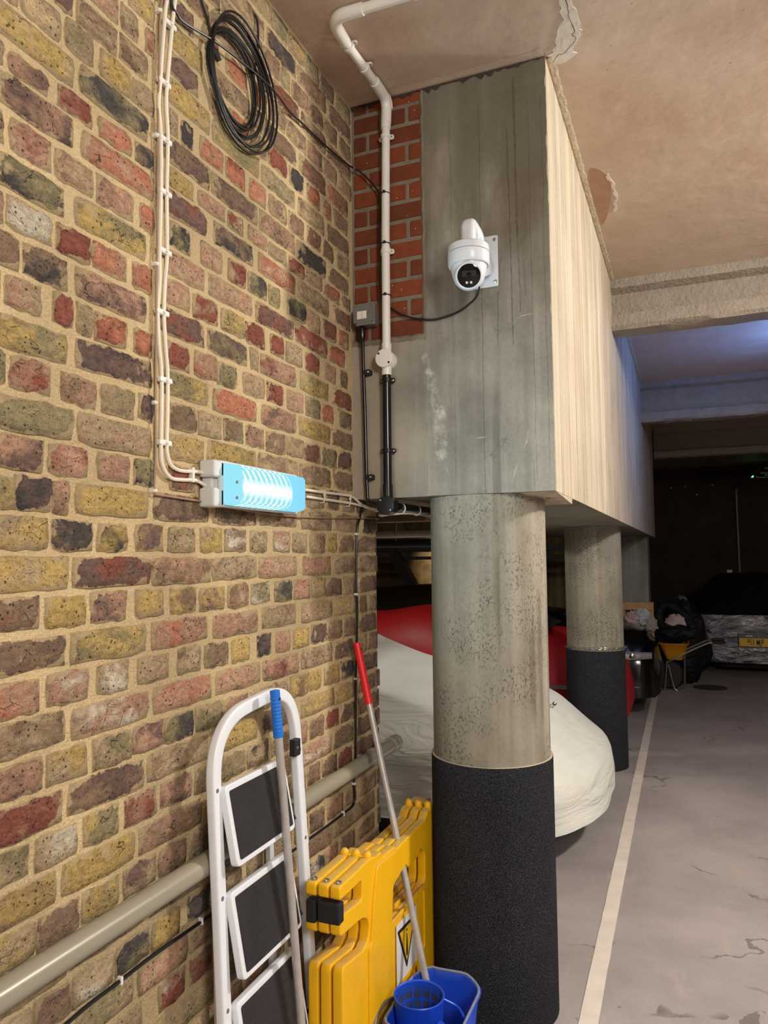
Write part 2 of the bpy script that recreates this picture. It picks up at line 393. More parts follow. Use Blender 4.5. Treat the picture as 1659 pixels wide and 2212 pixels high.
# concrete downstand wall carried by the columns
def rough_edge_box(x0, x1, y0, y1, z0, z1, amp=.0035, step=.03):
    """box whose vertical and lower edges are chipped by noise"""
    bm = bmesh.new(); add_box(bm, x0, x1, y0, y1, z0, z1)
    bmesh.ops.subdivide_edges(bm, edges=[e for e in bm.edges if abs(e.verts[0].co.z-e.verts[1].co.z) > .2], cuts=int((z1-z0)/step))
    bmesh.ops.subdivide_edges(bm, edges=[e for e in bm.edges if abs(e.verts[0].co.x-e.verts[1].co.x) > .2 and min(v.co.z for v in e.verts) in (z0,)], cuts=int((x1-x0)/step))
    for v in bm.verts:
        s = noise.noise(v.co*28)+.6*noise.noise(v.co*70)
        if v.co.y < y0+.01:
            if abs(v.co.x-x1) < .01: v.co.x -= max(0, s)*amp*1.6; v.co.y += max(0, s)*amp
            if abs(v.co.z-z0) < .005: v.co.z += s*amp
    return bmesh_out(bm)
BEAM_END = 10.3
m1 = rough_edge_box(.292, BX, YF, YF+.03, ZB, ZC, .004)
m2 = boxes([(-.3, BX-.001, YF+.03, BEAM_END, ZB, ZC)])
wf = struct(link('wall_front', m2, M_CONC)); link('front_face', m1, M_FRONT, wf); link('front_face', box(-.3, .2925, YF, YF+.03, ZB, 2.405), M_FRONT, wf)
# pale side face of the downstand, with a finely ragged near edge
v = []; f = []; n_ = 100
for i in range(n_+1):
    zz = ZB+(ZC-ZB)*i/n_; s = noise.noise(Vector((5, 2, zz*28)))+.6*noise.noise(Vector((1, 9, zz*75)))
    v += [(BX-.004, YF+.0015+max(0, s)*.006, zz), (BX+.0006, YF+.004+max(0, s)*.008, zz), (BX+.0006, BEAM_END, zz), (BX-.02, BEAM_END, zz)]
    if i:
        a = 4*(i-1)
        for q in range(3): f.append((a+q, a+q+1, a+q+5, a+q+4))
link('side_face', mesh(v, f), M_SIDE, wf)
# notch left by the shutter: a thin lip along the first part of the lower edge
link('shutter_lip', mesh([(BX-.12, YF+.005, ZB), (BX, YF+.005, ZB), (BX-.12, YF+.38, ZB), (BX, YF+.38, ZB),
                          (BX-.10, YF+.05, ZB-.002), (BX-.001, YF+.05, ZB-.002), (BX-.10, YF+.375, ZB-.022), (BX-.001, YF+.375, ZB-.022)],
                         [(4, 5, 7, 6), (1, 3, 7, 5), (0, 4, 6, 2), (2, 6, 7, 3), (0, 1, 5, 4)]), M_SIDE, wf)
# red brick infill: recessed grey mortar bed and single bricks
link('mortar_bed', box(-.0, .2915, YF+.006, YF+.0295, 2.385, ZC), M_GMORT, wf)
ZR0 = 2.408; PR = .0735
def redbrick(x0, x1, z0, z1, rr):
    bm = bmesh.new(); add_box(bm, x0, x1, YF+.001+rr.uniform(0, .002), YF+.02, z0, z1, .003, 1)
    for v in bm.verts: v.co += Vector((rr.uniform(-.001, .001), 0, rr.uniform(-.0012, .0012)))
    link('brick', bmesh_out(bm), M_RED, wf)
rr = random.Random(3); k = 0; z = ZR0
while z < ZC-.01:
    z1 = min(z+PR-.012, ZC-.002)
    rowp = [(.010, .063), (.075, .284)] if k % 2 == 0 else [(.012, .115), (.127, .221), (.236, .284)]
    if z1-z > .02:
        for a, b in rowp: redbrick(a, b, z+.003, z1, rr)
    z += PR; k += 1
# rough mortar squeezed along the concrete edge of the infill
v = []; f = []
for i in range(34):
    zz = 2.39+i*(ZC-2.39)/33; q = .292+noise.noise(Vector((0, 3, zz*22)))*.004
    v += [(q-.012, YF+.004, zz), (q-.004, YF-.0025, zz), (q+.004, YF-.001, zz)]
    if i: a = 3*(i-1); f += [(a, a+1, a+4, a+3), (a+1, a+2, a+5, a+4)]
link('mortar_seam', mesh(v, f), M_GMORT, wf)
v = []; f = []
for i in range(30):
    xx = .0+i*.292/29; q = 2.40+noise.noise(Vector((xx*40, 1, 0)))*.006
    v += [(xx, YF+.004, q+.012), (xx, YF-.0035, q+.004), (xx, YF-.001, q-.012+noise.noise(Vector((xx*60, 5, 0)))*.006)]
    if i: a = 3*(i-1); f += [(a, a+3, a+4, a+1), (a+1, a+4, a+5, a+2)]
link('mortar_seam', mesh(v, f), M_GMORT, wf)
# plaster bead between ceiling and downstand, right side, and ragged crack line on the front
def bead(name, pts, w, h, mat, parent, nseg=80, seed=0):
    a, b = Vector(pts[0]), Vector(pts[1]); v = []; f = []
    for i in range(nseg+1):
        t = i/nseg; p = a.lerp(b, t); s = noise.noise(Vector((seed, t*nseg*.37, 0)))
        ww = w[0]+s*w[1]
        for (dx, dz) in ((0, -h*.9), (ww*.25, -h-s*.002), (ww*.8, -h*.5), (ww, 0)):
            v.append((p.x+dx, p.y, p.z+dz))
        if i:
            c = 4*(i-1)
            for q in range(3): f.append((c+q, c+q+1, c+q+5, c+q+4))
    return link(name, mesh(v, f), mat, parent)
bead('plaster_bead', ((BX+.0005, YF+.01, ZC), (BX+.0005, 4.74, ZC)), (.028, .007), .006, M_BEAD, wf, 120)
bead('plaster_bead', ((BX+.0005, 4.95, ZC), (BX+.0005, 7.9, ZC)), (.024, .006), .006, M_BEAD, wf, 80, 4)
v = []; f = []
for i in range(64):
    x = i*BX/63; s = abs(noise.noise(Vector((x*30, 0, 7))))*.040+.003+.006*(noise.noise(Vector((x*9, 0, 2)))+.4)
    v += [(x, YF-.003, ZC-.0005), (x, YF-.0015, ZC-max(.002, s))]
    if i: a = 2*(i-1); f.append((a, a+1, a+3, a+2))
link('ragged_joint', mesh(v, f), M_CRACK, wf)
v = []; f = []
for i in range(64):
    x = i*BX/63; s = abs(noise.noise(Vector((x*24, 3, 1))))*.012+.004
    v += [(x, YF-.001, ZC-.0015), (x, YF-.006-s, ZC-.003), (x, YF-.03-s*2, ZC-.0005)]
    if i: a = 3*(i-1); f += [(a, a+1, a+4, a+3), (a+1, a+2, a+5, a+4)]
link('plaster_edge', mesh(v, f), M_CEIL, wf)
# ceiling filler patch with its crack
patch = [(0.86, 2.0), (0.80, 2.0), (0.815, 2.12), (0.831, 2.246), (0.829, 2.266), (0.834, 2.281), (0.825, 2.295), (0.83, 2.324), (0.834, 2.336), (0.821, 2.347), (0.806, 2.374), (0.799, 2.399), (0.793, 2.413), (0.788, 2.429), (0.79, 2.447), (0.775, 2.465), (0.776, 2.48), (0.754, 2.486), (0.756, 2.531), (0.78, 2.551), (0.803, 2.548), (0.829, 2.531), (0.85, 2.515), (0.836, 2.503), (0.858, 2.459), (0.873, 2.431), (0.873, 2.413), (0.879, 2.408), (0.874, 2.4), (0.879, 2.38), (0.876, 2.351), (0.875, 2.304), (0.867, 2.29), (0.866, 2.261), (.872, 2.12)]
cl = bpy.data.objects['ceiling']
link('filler_patch', poly2d([patch], .003, 0, Matrix.Translation((0, 0, ZC-.001))), M_PATCH, cl)
patch2 = []
for i in range(15):
    t = i/14; patch2.append((.868+.03*math.sin(t*2.6)-.02*t+.004*math.sin(i*5), 3.40+t*.40))
patch2 = patch2+[(p[0]-.006-.012*abs(math.sin(i*2.1)), p[1]-.004) for i, p in list(enumerate(patch2))[::-1]]
link('filler_patch', poly2d([patch2], .003, 0, Matrix.Translation((0, 0, ZC-.001))), M_PATCH, cl)
stain = roundpoly([(.776, 3.30), (.84, 3.34), (.865, 3.45), (.86, 3.62), (.83, 3.80), (.785, 3.95), (.776, 3.9)], 2)
link('plaster_skim', poly2d([stain], .0016, 0, Matrix.Translation((0, 0, ZC-.0004))), plain('brown_skim', (172, 132, 106), .6), cl)
def ribbon(name, pts, wd, z, mat, parent, seed=1):
    r_ = random.Random(seed); P = catmull([(a, b, z) for a, b in pts], 5); v = []; f = []
    for i, p in enumerate(P):
        q = P[min(i+1, len(P)-1)]-P[max(i-1, 0)]; n_ = Vector((-q.y, q.x, 0)).normalized(); ww = wd*r_.uniform(.5, 1.3)
        j = n_*r_.uniform(-wd, wd)*.6; v += [p+n_*ww*.5+j, p-n_*ww*.5+j]
        if i: a = 2*(i-1); f.append((a, a+1, a+3, a+2))
    link(name, mesh(v, f), mat, parent)
ribbon('crack', [(.845, 2.02), (0.851, 2.255), (0.851, 2.306), (0.848, 2.326), (0.857, 2.401), (0.847, 2.414), (0.854, 2.445), (0.807, 2.497), (0.788, 2.498), (0.763, 2.531)], .0022, ZC-.0032, M_CRACK, cl)
# sprayed steel downstand beams crossing the aisle
for i, (y, lab) in enumerate(((4.76, 'nearest sprayed grey steel beam crossing the ceiling right of the concrete wall'),
                              (7.80, 'second sprayed steel ceiling beam, in the blue-lit bay behind the nearest one'),
                              (10.85, 'farthest sprayed steel ceiling beam, in the dark beyond the blue-lit bay'))):
    zb = 3.01 if i == 0 else 2.93
    pr = [(y, ZC), (y, ZC-.055), (y+.075, ZC-.075), (y+.075, zb+.11), (y+.005, zb+.095), (y-.003, zb+.02), (y+.02, zb), (y+.19, zb), (y+.215, zb+.02), (y+.21, zb+.1), (y+.13, zb+.11), (y+.13, ZC-.075), (y+.215, ZC-.055), (y+.215, ZC)]
    v = []; f = []; xs = [BX+.0+q*.05 for q in range(int((8-BX)/.05)+1)]+[8.0]; n_ = len(pr)
    for xx in xs:
        for j, (a, b) in enumerate(pr):
            s = noise.noise(Vector((xx*9, a*31, b*31)))*.007 if 0 < j < n_-1 else 0
            v.append((xx, a+s, b+s))
    for q in range(len(xs)-1):
        for j in range(n_-1): f.append((q*n_+j, q*n_+j+1, (q+1)*n_+j+1, (q+1)*n_+j))
    tag(link('steel_beam', mesh(v, f), M_SPRAY, smooth=True), lab, 'beam', 'sprayed steel ceiling beams')
# ------------------------------------------------------------------ London stock brick wall
ROWS={22:'',21:'1874,2060,KB',20:'1640,1739,TB 2032,2141,PB',19:'1390,1581,BM 1911,2075,RB 2095,2266,BT',18:'1444,1516,BM 1566,1622,RB 1660,1763,OR 1804,1873,OT 1894,1986,TB 2135,2243,PM',17:'1273,1362,YT 1414,1549,YG 1587,1776,BT 1866,2054,BM 2078,2264,BR 2283,2448,OB',16:'1252,1306,TB 1334,1363,PR 1419,1532,MB 1583,1642,PT 1675,1773,OR 1788,1873,TB 1886,1993,RB 2012,2105,KK 2134,2219,OR 2245,2309,OB 2328,2447,BB',15:'1066,1111,MB 1122,1242,BT 1249,1343,BT 1393,1583,YT 1599,1827,GY 1846,2045,GT 2069,2253,TB 2281,2456,BB',14:'944,978,TP 986,1080,HT 1095,1169,TG 1191,1281,YH 1290,1364,TT 1420,1454,TT 1466,1516,KK 1543,1648,OP 1659,1755,OR 1779,1866,OT 1886,1992,TB 2007,2108,BP 2132,2226,BR 2243,2326,BB 2345,2454,TB',13:'926,1115,YH 1134,1341,KG 1404,1584,MB 1594,1820,MB 1833,2044,PB 2060,2260,KK 2288,2453,BB',12:'894,947,TB 960,1053,PM 1077,1168,RP 1189,1286,OP 1302,1366,BK 1422,1517,YG 1539,1654,PW 1671,1743,RT 1773,1872,PT 1886,1991,TT 2006,2107,RP 2123,2233,TT 2251,2372,OB 2391,2462,BB',11:'931,1118,MP 1143,1363,OP 1405,1569,MR 1606,1795,KB 1826,2043,OP 2059,2286,TB 2323,2461,BR',10:'902,951,BT 966,1062,PR 1071,1174,PT 1184,1296,PM 1319,1368,OP 1426,1506,KG 1550,1643,PT 1674,1758,RP 1770,1872,GK 1885,1947,GT 1998,2117,KG 2130,2218,PT 2240,2341,RM 2360,2449,OB',9:'935,1096,GK 1127,1340,YG 1407,1565,PT 1583,1795,PT 1814,2035,MR 2050,2270,RP 2288,2418,OR',8:'906,954,PM 962,1068,WH 1080,1167,RR 1174,1276,OP 1298,1362,OP 1408,1502,PT 1517,1623,RT 1639,1752,YG 1761,1859,RR 1895,1972,RR 1986,2088,TT 2112,2212,RM 2247,2338,PT 2367,2436,BB',7:'912,989,BM 1000,1111,BK 1130,1342,PM 1392,1564,MR 1579,1767,MG 1783,1826,TT 1839,2045,PR 2076,2282,YG 2314,2471,RB',6:'924,955,YT 963,1043,PT 1074,1125,RM 1135,1178,TG 1183,1278,RO 1304,1363,OR 1418,1504,RM 1525,1621,PO 1626,1717,GK 1747,1858,TP 1875,1967,RR 1993,2099,PT 2115,2215,GT 2232,2317,OO 2355,2464,MG',5:'943,1111,GY 1133,1364,MK 1393,1582,GY 1606,1814,OO 1845,2044,PM 2071,2289,YG 2303,2473,BB',4:'900,965,GG 977,1071,PR 1096,1192,PB 1207,1305,TG 1322,1374,KM 1433,1534,BT 1543,1640,TT 1651,1747,BG 1759,1858,PB 1871,1981,BP 1992,2094,TB 2106,2213,RM 2221,2339,GM 2348,2461,MM',3:'946,1128,GG 1142,1362,TP 1425,1566,YT 1581,1814,YG 1826,2054,TB 2074,2291,BT 2314,2470,BB',2:'948,1053,PM 1069,1172,PR 1198,1292,PB 1309,1375,KG 1430,1530,BR 1542,1644,MB 1662,1753,BB 1765,1864,TB 1877,1987,BB 2002,2108,TB 2124,2241,TB 2259,2360,BK 2379,2489,TB',1:'892,990,YG 992,1076,KM 1079,1120,PB 1139,1354,YY 1376,1584,BM 1605,1813,BK 1832,2053,BT 2084,2294,TB 2312,2519,BT 2552,2705,KB',0:'949,1069,TY 1083,1186,KB 1201,1288,YK 1314,1408,MY 1427,1529,TG 1553,1647,YT 1658,1759,BW 1783,1871,GT 1910,2008,PW 2027,2115,TG 2143,2244,BT 2253,2339,YT 2358,2476,BT 2507,2697,BT',-1:'907,1123,YT 1135,1366,MR 1372,1598,PB 1603,1817,TM 1829,2049,PT 2091,2292,PB 2310,2480,BT 2506,2689,TB',-2:'944,1052,BR 1067,1169,YY 1184,1289,PM 1317,1410,YT 1437,1538,BY 1551,1656,YB 1672,1771,BP 1789,1887,GW 1917,2018,KG 2033,2137,PR 2149,2246,TY 2255,2374,BM 2384,2483,BT 2515,2676,BB',-3:'941,1117,BM 1132,1352,YG 1372,1584,PO 1609,1823,PB 1845,2047,TB 2082,2294,TP 2303,2503,TY 2518,2589,BB 2605,2692,BT',-4:'957,1056,PO 1073,1179,PW 1203,1298,TW 1326,1435,TP 1465,1557,TB 1574,1672,BG 1691,1783,YY 1820,1896,KM 1923,2010,PT 2028,2132,YY 2144,2253,MM 2257,2372,BT 2381,2480,TB 2517,2678,BM',-5:'917,1117,BT 1138,1362,PW 1378,1602,PO 1620,1835,PT 1851,2058,PR 2080,2296,TB 2319,2469,BK 2489,2591,TB 2602,2694,PB',-6:'961,1066,PM 1076,1177,TY 1196,1306,TG 1313,1411,PM 1418,1528,KG 1537,1654,GT 1662,1771,PB 1780,1896,TP 1902,1995,BT 2006,2123,BY 2134,2212,YY 2238,2350,YB 2360,2478,KG 2509,2674,BK',-7:'930,1117,RP 1131,1350,MB 1360,1588,TB 1644,1819,YY 1844,2034,BK 2075,2308,YT 2317,2471,YT 2507,2672,BB',-8:'946,1039,GT 1055,1155,TW 1173,1269,GY 1290,1393,RP 1409,1522,PM 1536,1634,BG 1650,1760,TG 1771,1876,TK 1895,2012,BT 2026,2113,PP 2133,2232,BP 2245,2348,RR 2362,2475,BM 2505,2602,BB 2613,2688,BB',-9:'912,1103,YB 1116,1322,YY 1335,1562,BP 1584,1795,TB 1819,2041,BT 2055,2283,PW 2301,2463,BG 2483,2680,BB',-10:'954,1055,TY 1061,1164,BM 1173,1275,YG 1289,1391,TM 1403,1500,BP 1514,1600,BG 1620,1720,BT 1743,1850,TB 1876,1983,BT 1997,2100,PB 2116,2205,BP 2217,2327,BB 2336,2451,RB 2462,2655,BB',-11:'960,1132,TB 1144,1356,BP 1372,1605,BT 1630,1825,TB 1850,2040,BT 2069,2229,PB 2246,2460,BB 2491,2664,PB',-12:'967,1048,TB 1056,1142,BM 1151,1260,TW 1267,1369,KG 1381,1480,YB 1511,1620,MK 1636,1743,BT 1766,1875,TB 1894,2010,BT 2032,2114,TB 2130,2237,BK 2254,2371,PB 2385,2479,TB 2510,2668,TB',-13:'969,1144,TB 1159,1321,TG 1339,1507,PT 1520,1710,BT 1738,2039,BT 2068,2279,BB 2297,2649,TB',-14:'1259,1348,TB 1406,1499,RW 1519,1606,BR 1626,1732,TB 1755,1888,BT 1907,2067,BT 2133,2226,KW 2235,2332,PB 2341,2466,BB 2496,2647,BT'}
PAL = {'P': (192, 151, 125), 'R': (150, 90, 74), 'O': (202, 134, 104), 'Y': (202, 172, 108), 'G': (154, 142, 106), 'T': (188, 164, 130),
       'B': (150, 124, 100), 'M': (126, 102, 92), 'K': (86, 80, 78), 'W': (222, 210, 186), 'H': (214, 186, 144)}
PAL = {k: lin(v) for k, v in PAL.items()}
Z0 = 1.6121
def zJ(k): return Z0+.075*k-(.017 if k >= 13 else 0)
rb = random.Random(11)
allb = []
for r in range(-22, 23):
    end = 2.484 if r >= 3 else 2.70
    lst = []
    for s in (ROWS.get(r, '').split()):
        a, b, c = s.split(','); lst.append((int(a)/1000, min(int(b)/1000, end-.004), c))
    lst.sort()
    full = []; head = r % 2 == 0; cur = -.6+rb.uniform(0, .1)
    def fill(a, b):
        out = []; a0 = a
        while b-a0 > .05:
            Lb = (.102 if head else .212)*rb.uniform(.92, 1.06)
            if b-a0-Lb < .05: Lb = b-a0
            if Lb > (.14 if head else .27): Lb = Lb/2-.005
            out.append((a0, a0+Lb, rb.choice(['TB', 'BT', 'PT', 'BM', 'TG', 'YT', 'PB', 'GT', 'BP', 'TY']))); a0 += Lb+.011
        return out
    for t in lst:
        if t[0]-cur > .07: full += fill(cur+.010, t[0]-.011)
        full.append(t); cur = t[1]
    if end-cur > .06: full += fill(cur+.011, end-.006)
    for (a, b, c) in full: allb.append((a, b, r, c))
def onscreen(a, b, r):
    c = Vector((0, (a+b)/2, (zJ(r)+zJ(r+1))/2))-Vector((CX, 0, CZ)); d = c.dot(fw)
    if d <= .05: return -1
    x = c.dot(r2)/d*F_PX; y = c.dot(u2)/d*F_PX
    if abs(x) > 829+40 or abs(y) > 1106+40: return -1
    return (b-a)*.06/(d*d)*abs(c.normalized().x)
allb.sort(key=lambda t: -onscreen(t[0], t[1], t[2]))
def brick_geo(a, b, r, code, V, Fc, CA, CB, ED):
    R_ = random.Random(int(a*1e4)*31+r*77); z0 = zJ(r)+.0048; z1 = zJ(r+1)-.0048; big = r == 12
    if z1-z0 < .03: z1 = z0+.04
    dz = R_.uniform(-.002, .002); z0 += dz+R_.uniform(-.001, .003); z1 += dz-R_.uniform(-.001, .003)
    tilt = R_.uniform(-.012, .012)
    nx, nz = 5, 3; base = len(V); d = R_.uniform(.0028, .0062); cy = (a+b)/2; cz = (z0+z1)/2; hy = (b-a)/2; hz = (z1-z0)/2
    ca = PAL[code[0]]; cb = PAL[code[1]]; j = R_.uniform(.88, 1.1); ca = tuple(q*j for q in ca)+(1,); j = R_.uniform(.88, 1.1); cb = tuple(q*j for q in cb)+(1,)
    idx = {}
    for i in range(nx+1):
        for k in range(nz+1):
            u = i/nx*2-1; w_ = k/nz*2-1; e = max(abs(u)**1.0 if i in (0, nx) else 0, 1 if k in (0, nz) else 0)
            if i in (0, nx) or k in (0, nz): e = 1.0
            else: e = .0 if 1 < i < nx-1 else .35
            corner = (i in (0, nx)) and (k in (0, nz)); sh = .94 if corner else 1
            y = cy+u*hy*(.975 if corner else 1)+R_.uniform(-.0028, .0028)
            zz = cz+w_*hz*sh+R_.uniform(-.0030, .0030)+u*hy*tilt
            x = d+R_.uniform(-.0012, .0012)-(.0010 if e == 1 else 0)-(.0006 if corner else 0)
            idx[i, k] = len(V); V.append((x, y, zz)); ED.append(1.0 if e == 1 else e); CA.append(ca); CB.append(cb)
    for i in range(nx):
        for k in range(nz): Fc.append((idx[i, k], idx[i+1, k], idx[i+1, k+1], idx[i, k+1]))
    ring = [(i, 0) for i in range(nx)]+[(nx, k) for k in range(nz)]+[(i, nz) for i in range(nx, 0, -1)]+[(0, k) for k in range(nz, 0, -1)]
    back = []
    for q in ring:
        p = V[idx[q]]; back.append(len(V)); V.append((-.004, p[1]+(p[1]-cy)*.02, p[2]+(p[2]-cz)*.03)); ED.append(1.0); CA.append(ca); CB.append(cb)
    for q in range(len(ring)):
        w2 = (q+1) % len(ring); Fc.append((idx[ring[q]], back[q], back[w2], idx[ring[w2]]))
def brick_mesh(lst):
    V = []; Fc = []; CA = []; CB = []; ED = []
    for t in lst: brick_geo(*t, V, Fc, CA, CB, ED)
    me = mesh(V, Fc, 'brick')
    for nm, dat in (('ca', CA), ('cb', CB)):
        at = me.attributes.new(nm, 'FLOAT_COLOR', 'POINT'); at.data.foreach_set('color', [q for c in dat for q in c])
    at = me.attributes.new('edge', 'FLOAT', 'POINT'); at.data.foreach_set('value', ED)
    me.materials.append(M_BRICK)
    for p in me.polygons: p.use_smooth = True
    return me
# wall body: slightly uneven mortar face
v = []; f = []
ny, nz = 110, 90
for i in range(ny+1):
    for k_ in range(nz+1):
        y = -5+7.695*i/ny; z_ = ZC*k_/nz
        if i == ny: y = 2.695
        if y > YF and z_ > ZB: pass
        v.append((.0012*noise.noise(Vector((0, y*9, z_*9))), y, z_))
for i in range(ny):
    for k_ in range(nz): a = i*(nz+1)+k_; f.append((a, a+nz+1, a+nz+2, a+1))
nb = len(v); v += [(-.33, -5, 0), (-.33, 2.695, 0), (-.33, 2.695, ZC), (-.33, -5, ZC)]
f += [(nb, nb+3, nb+2, nb+1), (ny*(nz+1), nb+1, nb+2, ny*(nz+1)+nz), ]
wl = struct(link('wall_left', mesh(v, f), M_MORT))
NP = 300
for t in allb[:NP]: link('brick', brick_mesh([(t[0], t[1], t[2], t[3])]), M_BRICK, wl)
rest = link('brick_remainder', brick_mesh([(t[0], t[1], t[2], t[3]) for t in allb[NP:]]), M_BRICK, wl); rest['kind'] = 'stuff'
# ragged end of the wall: brick ends showing past the mortar
V = []; Fc = []
re_ = random.Random(8)
for r in range(-22, 3):
    z0 = zJ(r)+.005; z1 = zJ(r+1)-.005; b = len(V); e = 2.695+re_.uniform(.0, .024)
    for (x, y) in ((-.33, 2.68), (.003, 2.68), (.003-re_.uniform(0, .004), e-.004), (-.002, e), (-.33, e)):
        V += [(x, y+re_.uniform(-.003, .003), z0+re_.uniform(0, .006)), (x, y+re_.uniform(-.003, .003), z1-re_.uniform(0, .006))]
    for q in range(4): Fc.append((b+2*q, b+2*q+2, b+2*q+3, b+2*q+1))
    Fc += [(b, b+2, b+4, b+6, b+8), (b+1, b+9, b+7, b+5, b+3)]
me = mesh(V, Fc); 
for nm, c in (('ca', PAL['B']), ('cb', PAL['K'])):
    at = me.attributes.new(nm, 'FLOAT_COLOR', 'POINT'); at.data.foreach_set('color', list(c+(1,))*len(V))
at = me.attributes.new('edge', 'FLOAT', 'POINT'); at.data.foreach_set('value', [.2]*len(V)); me.materials.append(M_BRICK)
o = link('brick_end', me, M_BRICK, wl); o['kind'] = 'stuff'

# ------------------------------------------------------------------ columns
def column(x, y, lab, ztop=ZB):
    t = thing('concrete_column', lab, 'column', (x, y, 0), 'round columns under the downstand wall')
    link('shaft', lathe([(.212, 0), (.212, ztop-.0005)], (x, y, 0), n=72), M_COLM, t, True)
    prof = [(.2135, .001), (.2205, .001), (.2205, .8805), (.2135, .881)]
    link('carpet_wrap', lathe(prof+[prof[0]], (x, y, 0), n=72, cap=False), M_CARPET, t, True)
    link('carpet_edge', lathe([(.2125, .8812), (.2195, .8812), (.2195, .8828), (.2125, .8828)], (x, y, 0), n=72, cap=False), plain('pale_backing', (186, 172, 150), .9), t)
    return t
column(.455, 2.693, 'nearest thick round concrete column wrapped in charcoal carpet below waist height')
column(.455, 5.93, 'second round concrete column with a chain around its carpet wrap')
tag(link('concrete_pier', boxes([(-.1, .70, 9.17, 9.6, 0, ZB-.0005)], .004), M_CONC), 'square concrete pier in the dark behind the wooden pallet', 'pillar')
# chain round the second column
C = []; n = 74
for i in range(n+1):
    a = 2*PI*i/n; zz = .893+.010*math.cos(a+1.2)
    C.append(Vector((.455+.2285*math.cos(a), 5.93+.2285*math.sin(a), zz)))
ms = []
for i in range(n):
    a, b = C[i], C[i+1]; d = (b-a).normalized(); mid = (a+b)/2
    side = d.cross(Vector((0, 0, 1))).normalized() if i % 2 else Vector((0, 0, 1)); L_ = (b-a).length*.72
    pts = [mid+d*(L_*math.cos(t))+side*(.0065*math.sin(t)) for t in [2*PI*q/10 for q in range(10)]]
    ms.append(mesh(*sweep(pts, circ(.0019, 5), True)))
tag(link('chain', join(ms), M_STEEL, smooth=True), 'thin shiny steel chain looped around the second column at the top of its carpet', 'chain')
# ------------------------------------------------------------------ cables and pipes on the brick wall
cab1 = [(0.008, 1.407, 3.038), (0.008, 1.396, 2.97), (0.008, 1.388, 2.919), (0.008, 1.375, 2.762), (0.008, 1.369, 2.686), (0.008, 1.377, 2.618), (0.008, 1.379, 2.488), (0.008, 1.376, 2.334), (0.008, 1.377, 2.263), (0.008, 1.371, 2.185), (0.008, 1.376, 2.107), (0.008, 1.387, 2.026), (0.008, 1.386, 1.875), (0.008, 1.391, 1.823), (0.008, 1.42, 1.795), (0.008, 1.464, 1.793), (0.008, 1.519, 1.797), (0.010, 1.558, 1.786), (0.020, 1.585, 1.775)]
cab2 = [(0.008, 1.438, 3.062), (0.008, 1.427, 2.992), (0.008, 1.417, 2.924), (0.008, 1.4, 2.769), (0.008, 1.396, 2.701), (0.008, 1.403, 2.623), (0.008, 1.4, 2.486), (0.008, 1.403, 2.336), (0.008, 1.397, 2.27), (0.008, 1.393, 2.189), (0.008, 1.399, 2.114), (0.008, 1.409, 2.028), (0.008, 1.407, 1.875), (0.008, 1.411, 1.845), (0.008, 1.424, 1.824), (0.008, 1.459, 1.815), (0.008, 1.519, 1.819), (0.012, 1.553, 1.818), (0.020, 1.585, 1.812)]
for c in (cab1, cab2): c.insert(0, (c[0][0], c[0][1]+.01, 3.325))
def off(l, dx): return [(a+dx, b, c) for a, b, c in l]
def clip_u(y, z, wdt, h=.012, x=.0):
    """small moulded strap over cables running up or along the wall, with its nail"""
    return join([box(x+.004, x+.0175, y-wdt/2, y+wdt/2, z-h/2, z+h/2, .002, 1), lathe([(.004, 0), (.004, .004), (.002, .006)], (x+.0165, y, z), (1, 0, 0), 8)])
ca = link('white_cable', tube(off(cab1, .004), .0048, 8, 4), M_WCAB, None, True)
tag(ca, 'left one of two white cables running down the brick wall into the lit wall lamp', 'cable', 'white wall cables')
cb_ = link('white_cable', tube(off(cab2, .004), .0048, 8, 4), M_WCAB, None, True)
tag(cb_, 'right one of two white cables running down the brick wall into the lit wall lamp', 'cable', 'white wall cables')
for (x, y, z) in [(0.012, 1.403, 2.913), (0.012, 1.384, 2.752), (0.012, 1.389, 2.611), (0.012, 1.39, 2.481), (0.012, 1.39, 2.336), (0.012, 1.383, 2.185), (0.012, 1.396, 2.025), (0.012, 1.396, 1.875)]:
    link('clip', clip_u(y+.004, z, .042, .013), M_WPVC, ca)
link('clip', join([box(.002, .019, 1.500, 1.508, 1.79, 1.828, .002, 1)]), M_WPVC, cb_)
thin = [(0.004, 1.392, 3.325), (0.004, 1.392, 2.986), (0.004, 1.373, 2.937), (0.004, 1.369, 2.774), (0.004, 1.367, 2.613), (0.004, 1.368, 2.341), (0.004, 1.366, 2.295), (0.004, 1.366, 2.136), (0.004, 1.366, 1.967), (0.004, 1.368, 1.857), (0.004, 1.365, 1.762), (0.004, 1.369, 1.753), (0.004, 1.383, 1.750), (0.004, 1.563, 1.745), (0.004, 1.593, 1.741), (0.004, 1.689, 1.735), (0.004, 1.95, 1.729), (0.004, 2.25, 1.735), (0.004, 2.45, 1.745), (0.004, 2.695, 1.752)]
tc = tag(link('thin_cable', tube(off([thin[0]]+catmull(thin[1:], 3), .008), .0026, 6), M_TCAB, None, True), 'thin tan cable beside the white cables, turning along the wall beneath the lit lamp', 'cable')
for y, z in [(1.371, 2.925), (1.364, 2.609), (1.366, 2.296), (1.366, 1.965), (1.367, 1.759), (1.583, 1.744)]:
    link('clip', lathe([(.006, 0), (.006, .012), (.003, .016)], (.0, y, z), (1, 0, 0), 8), M_WPVC, tc)
def R2(l, lab):
    t = tag(link('white_cable', tube(off(l, .005), .0046, 8, 4), M_WCAB, None, True), lab, 'cable', 'white wall cables'); return t
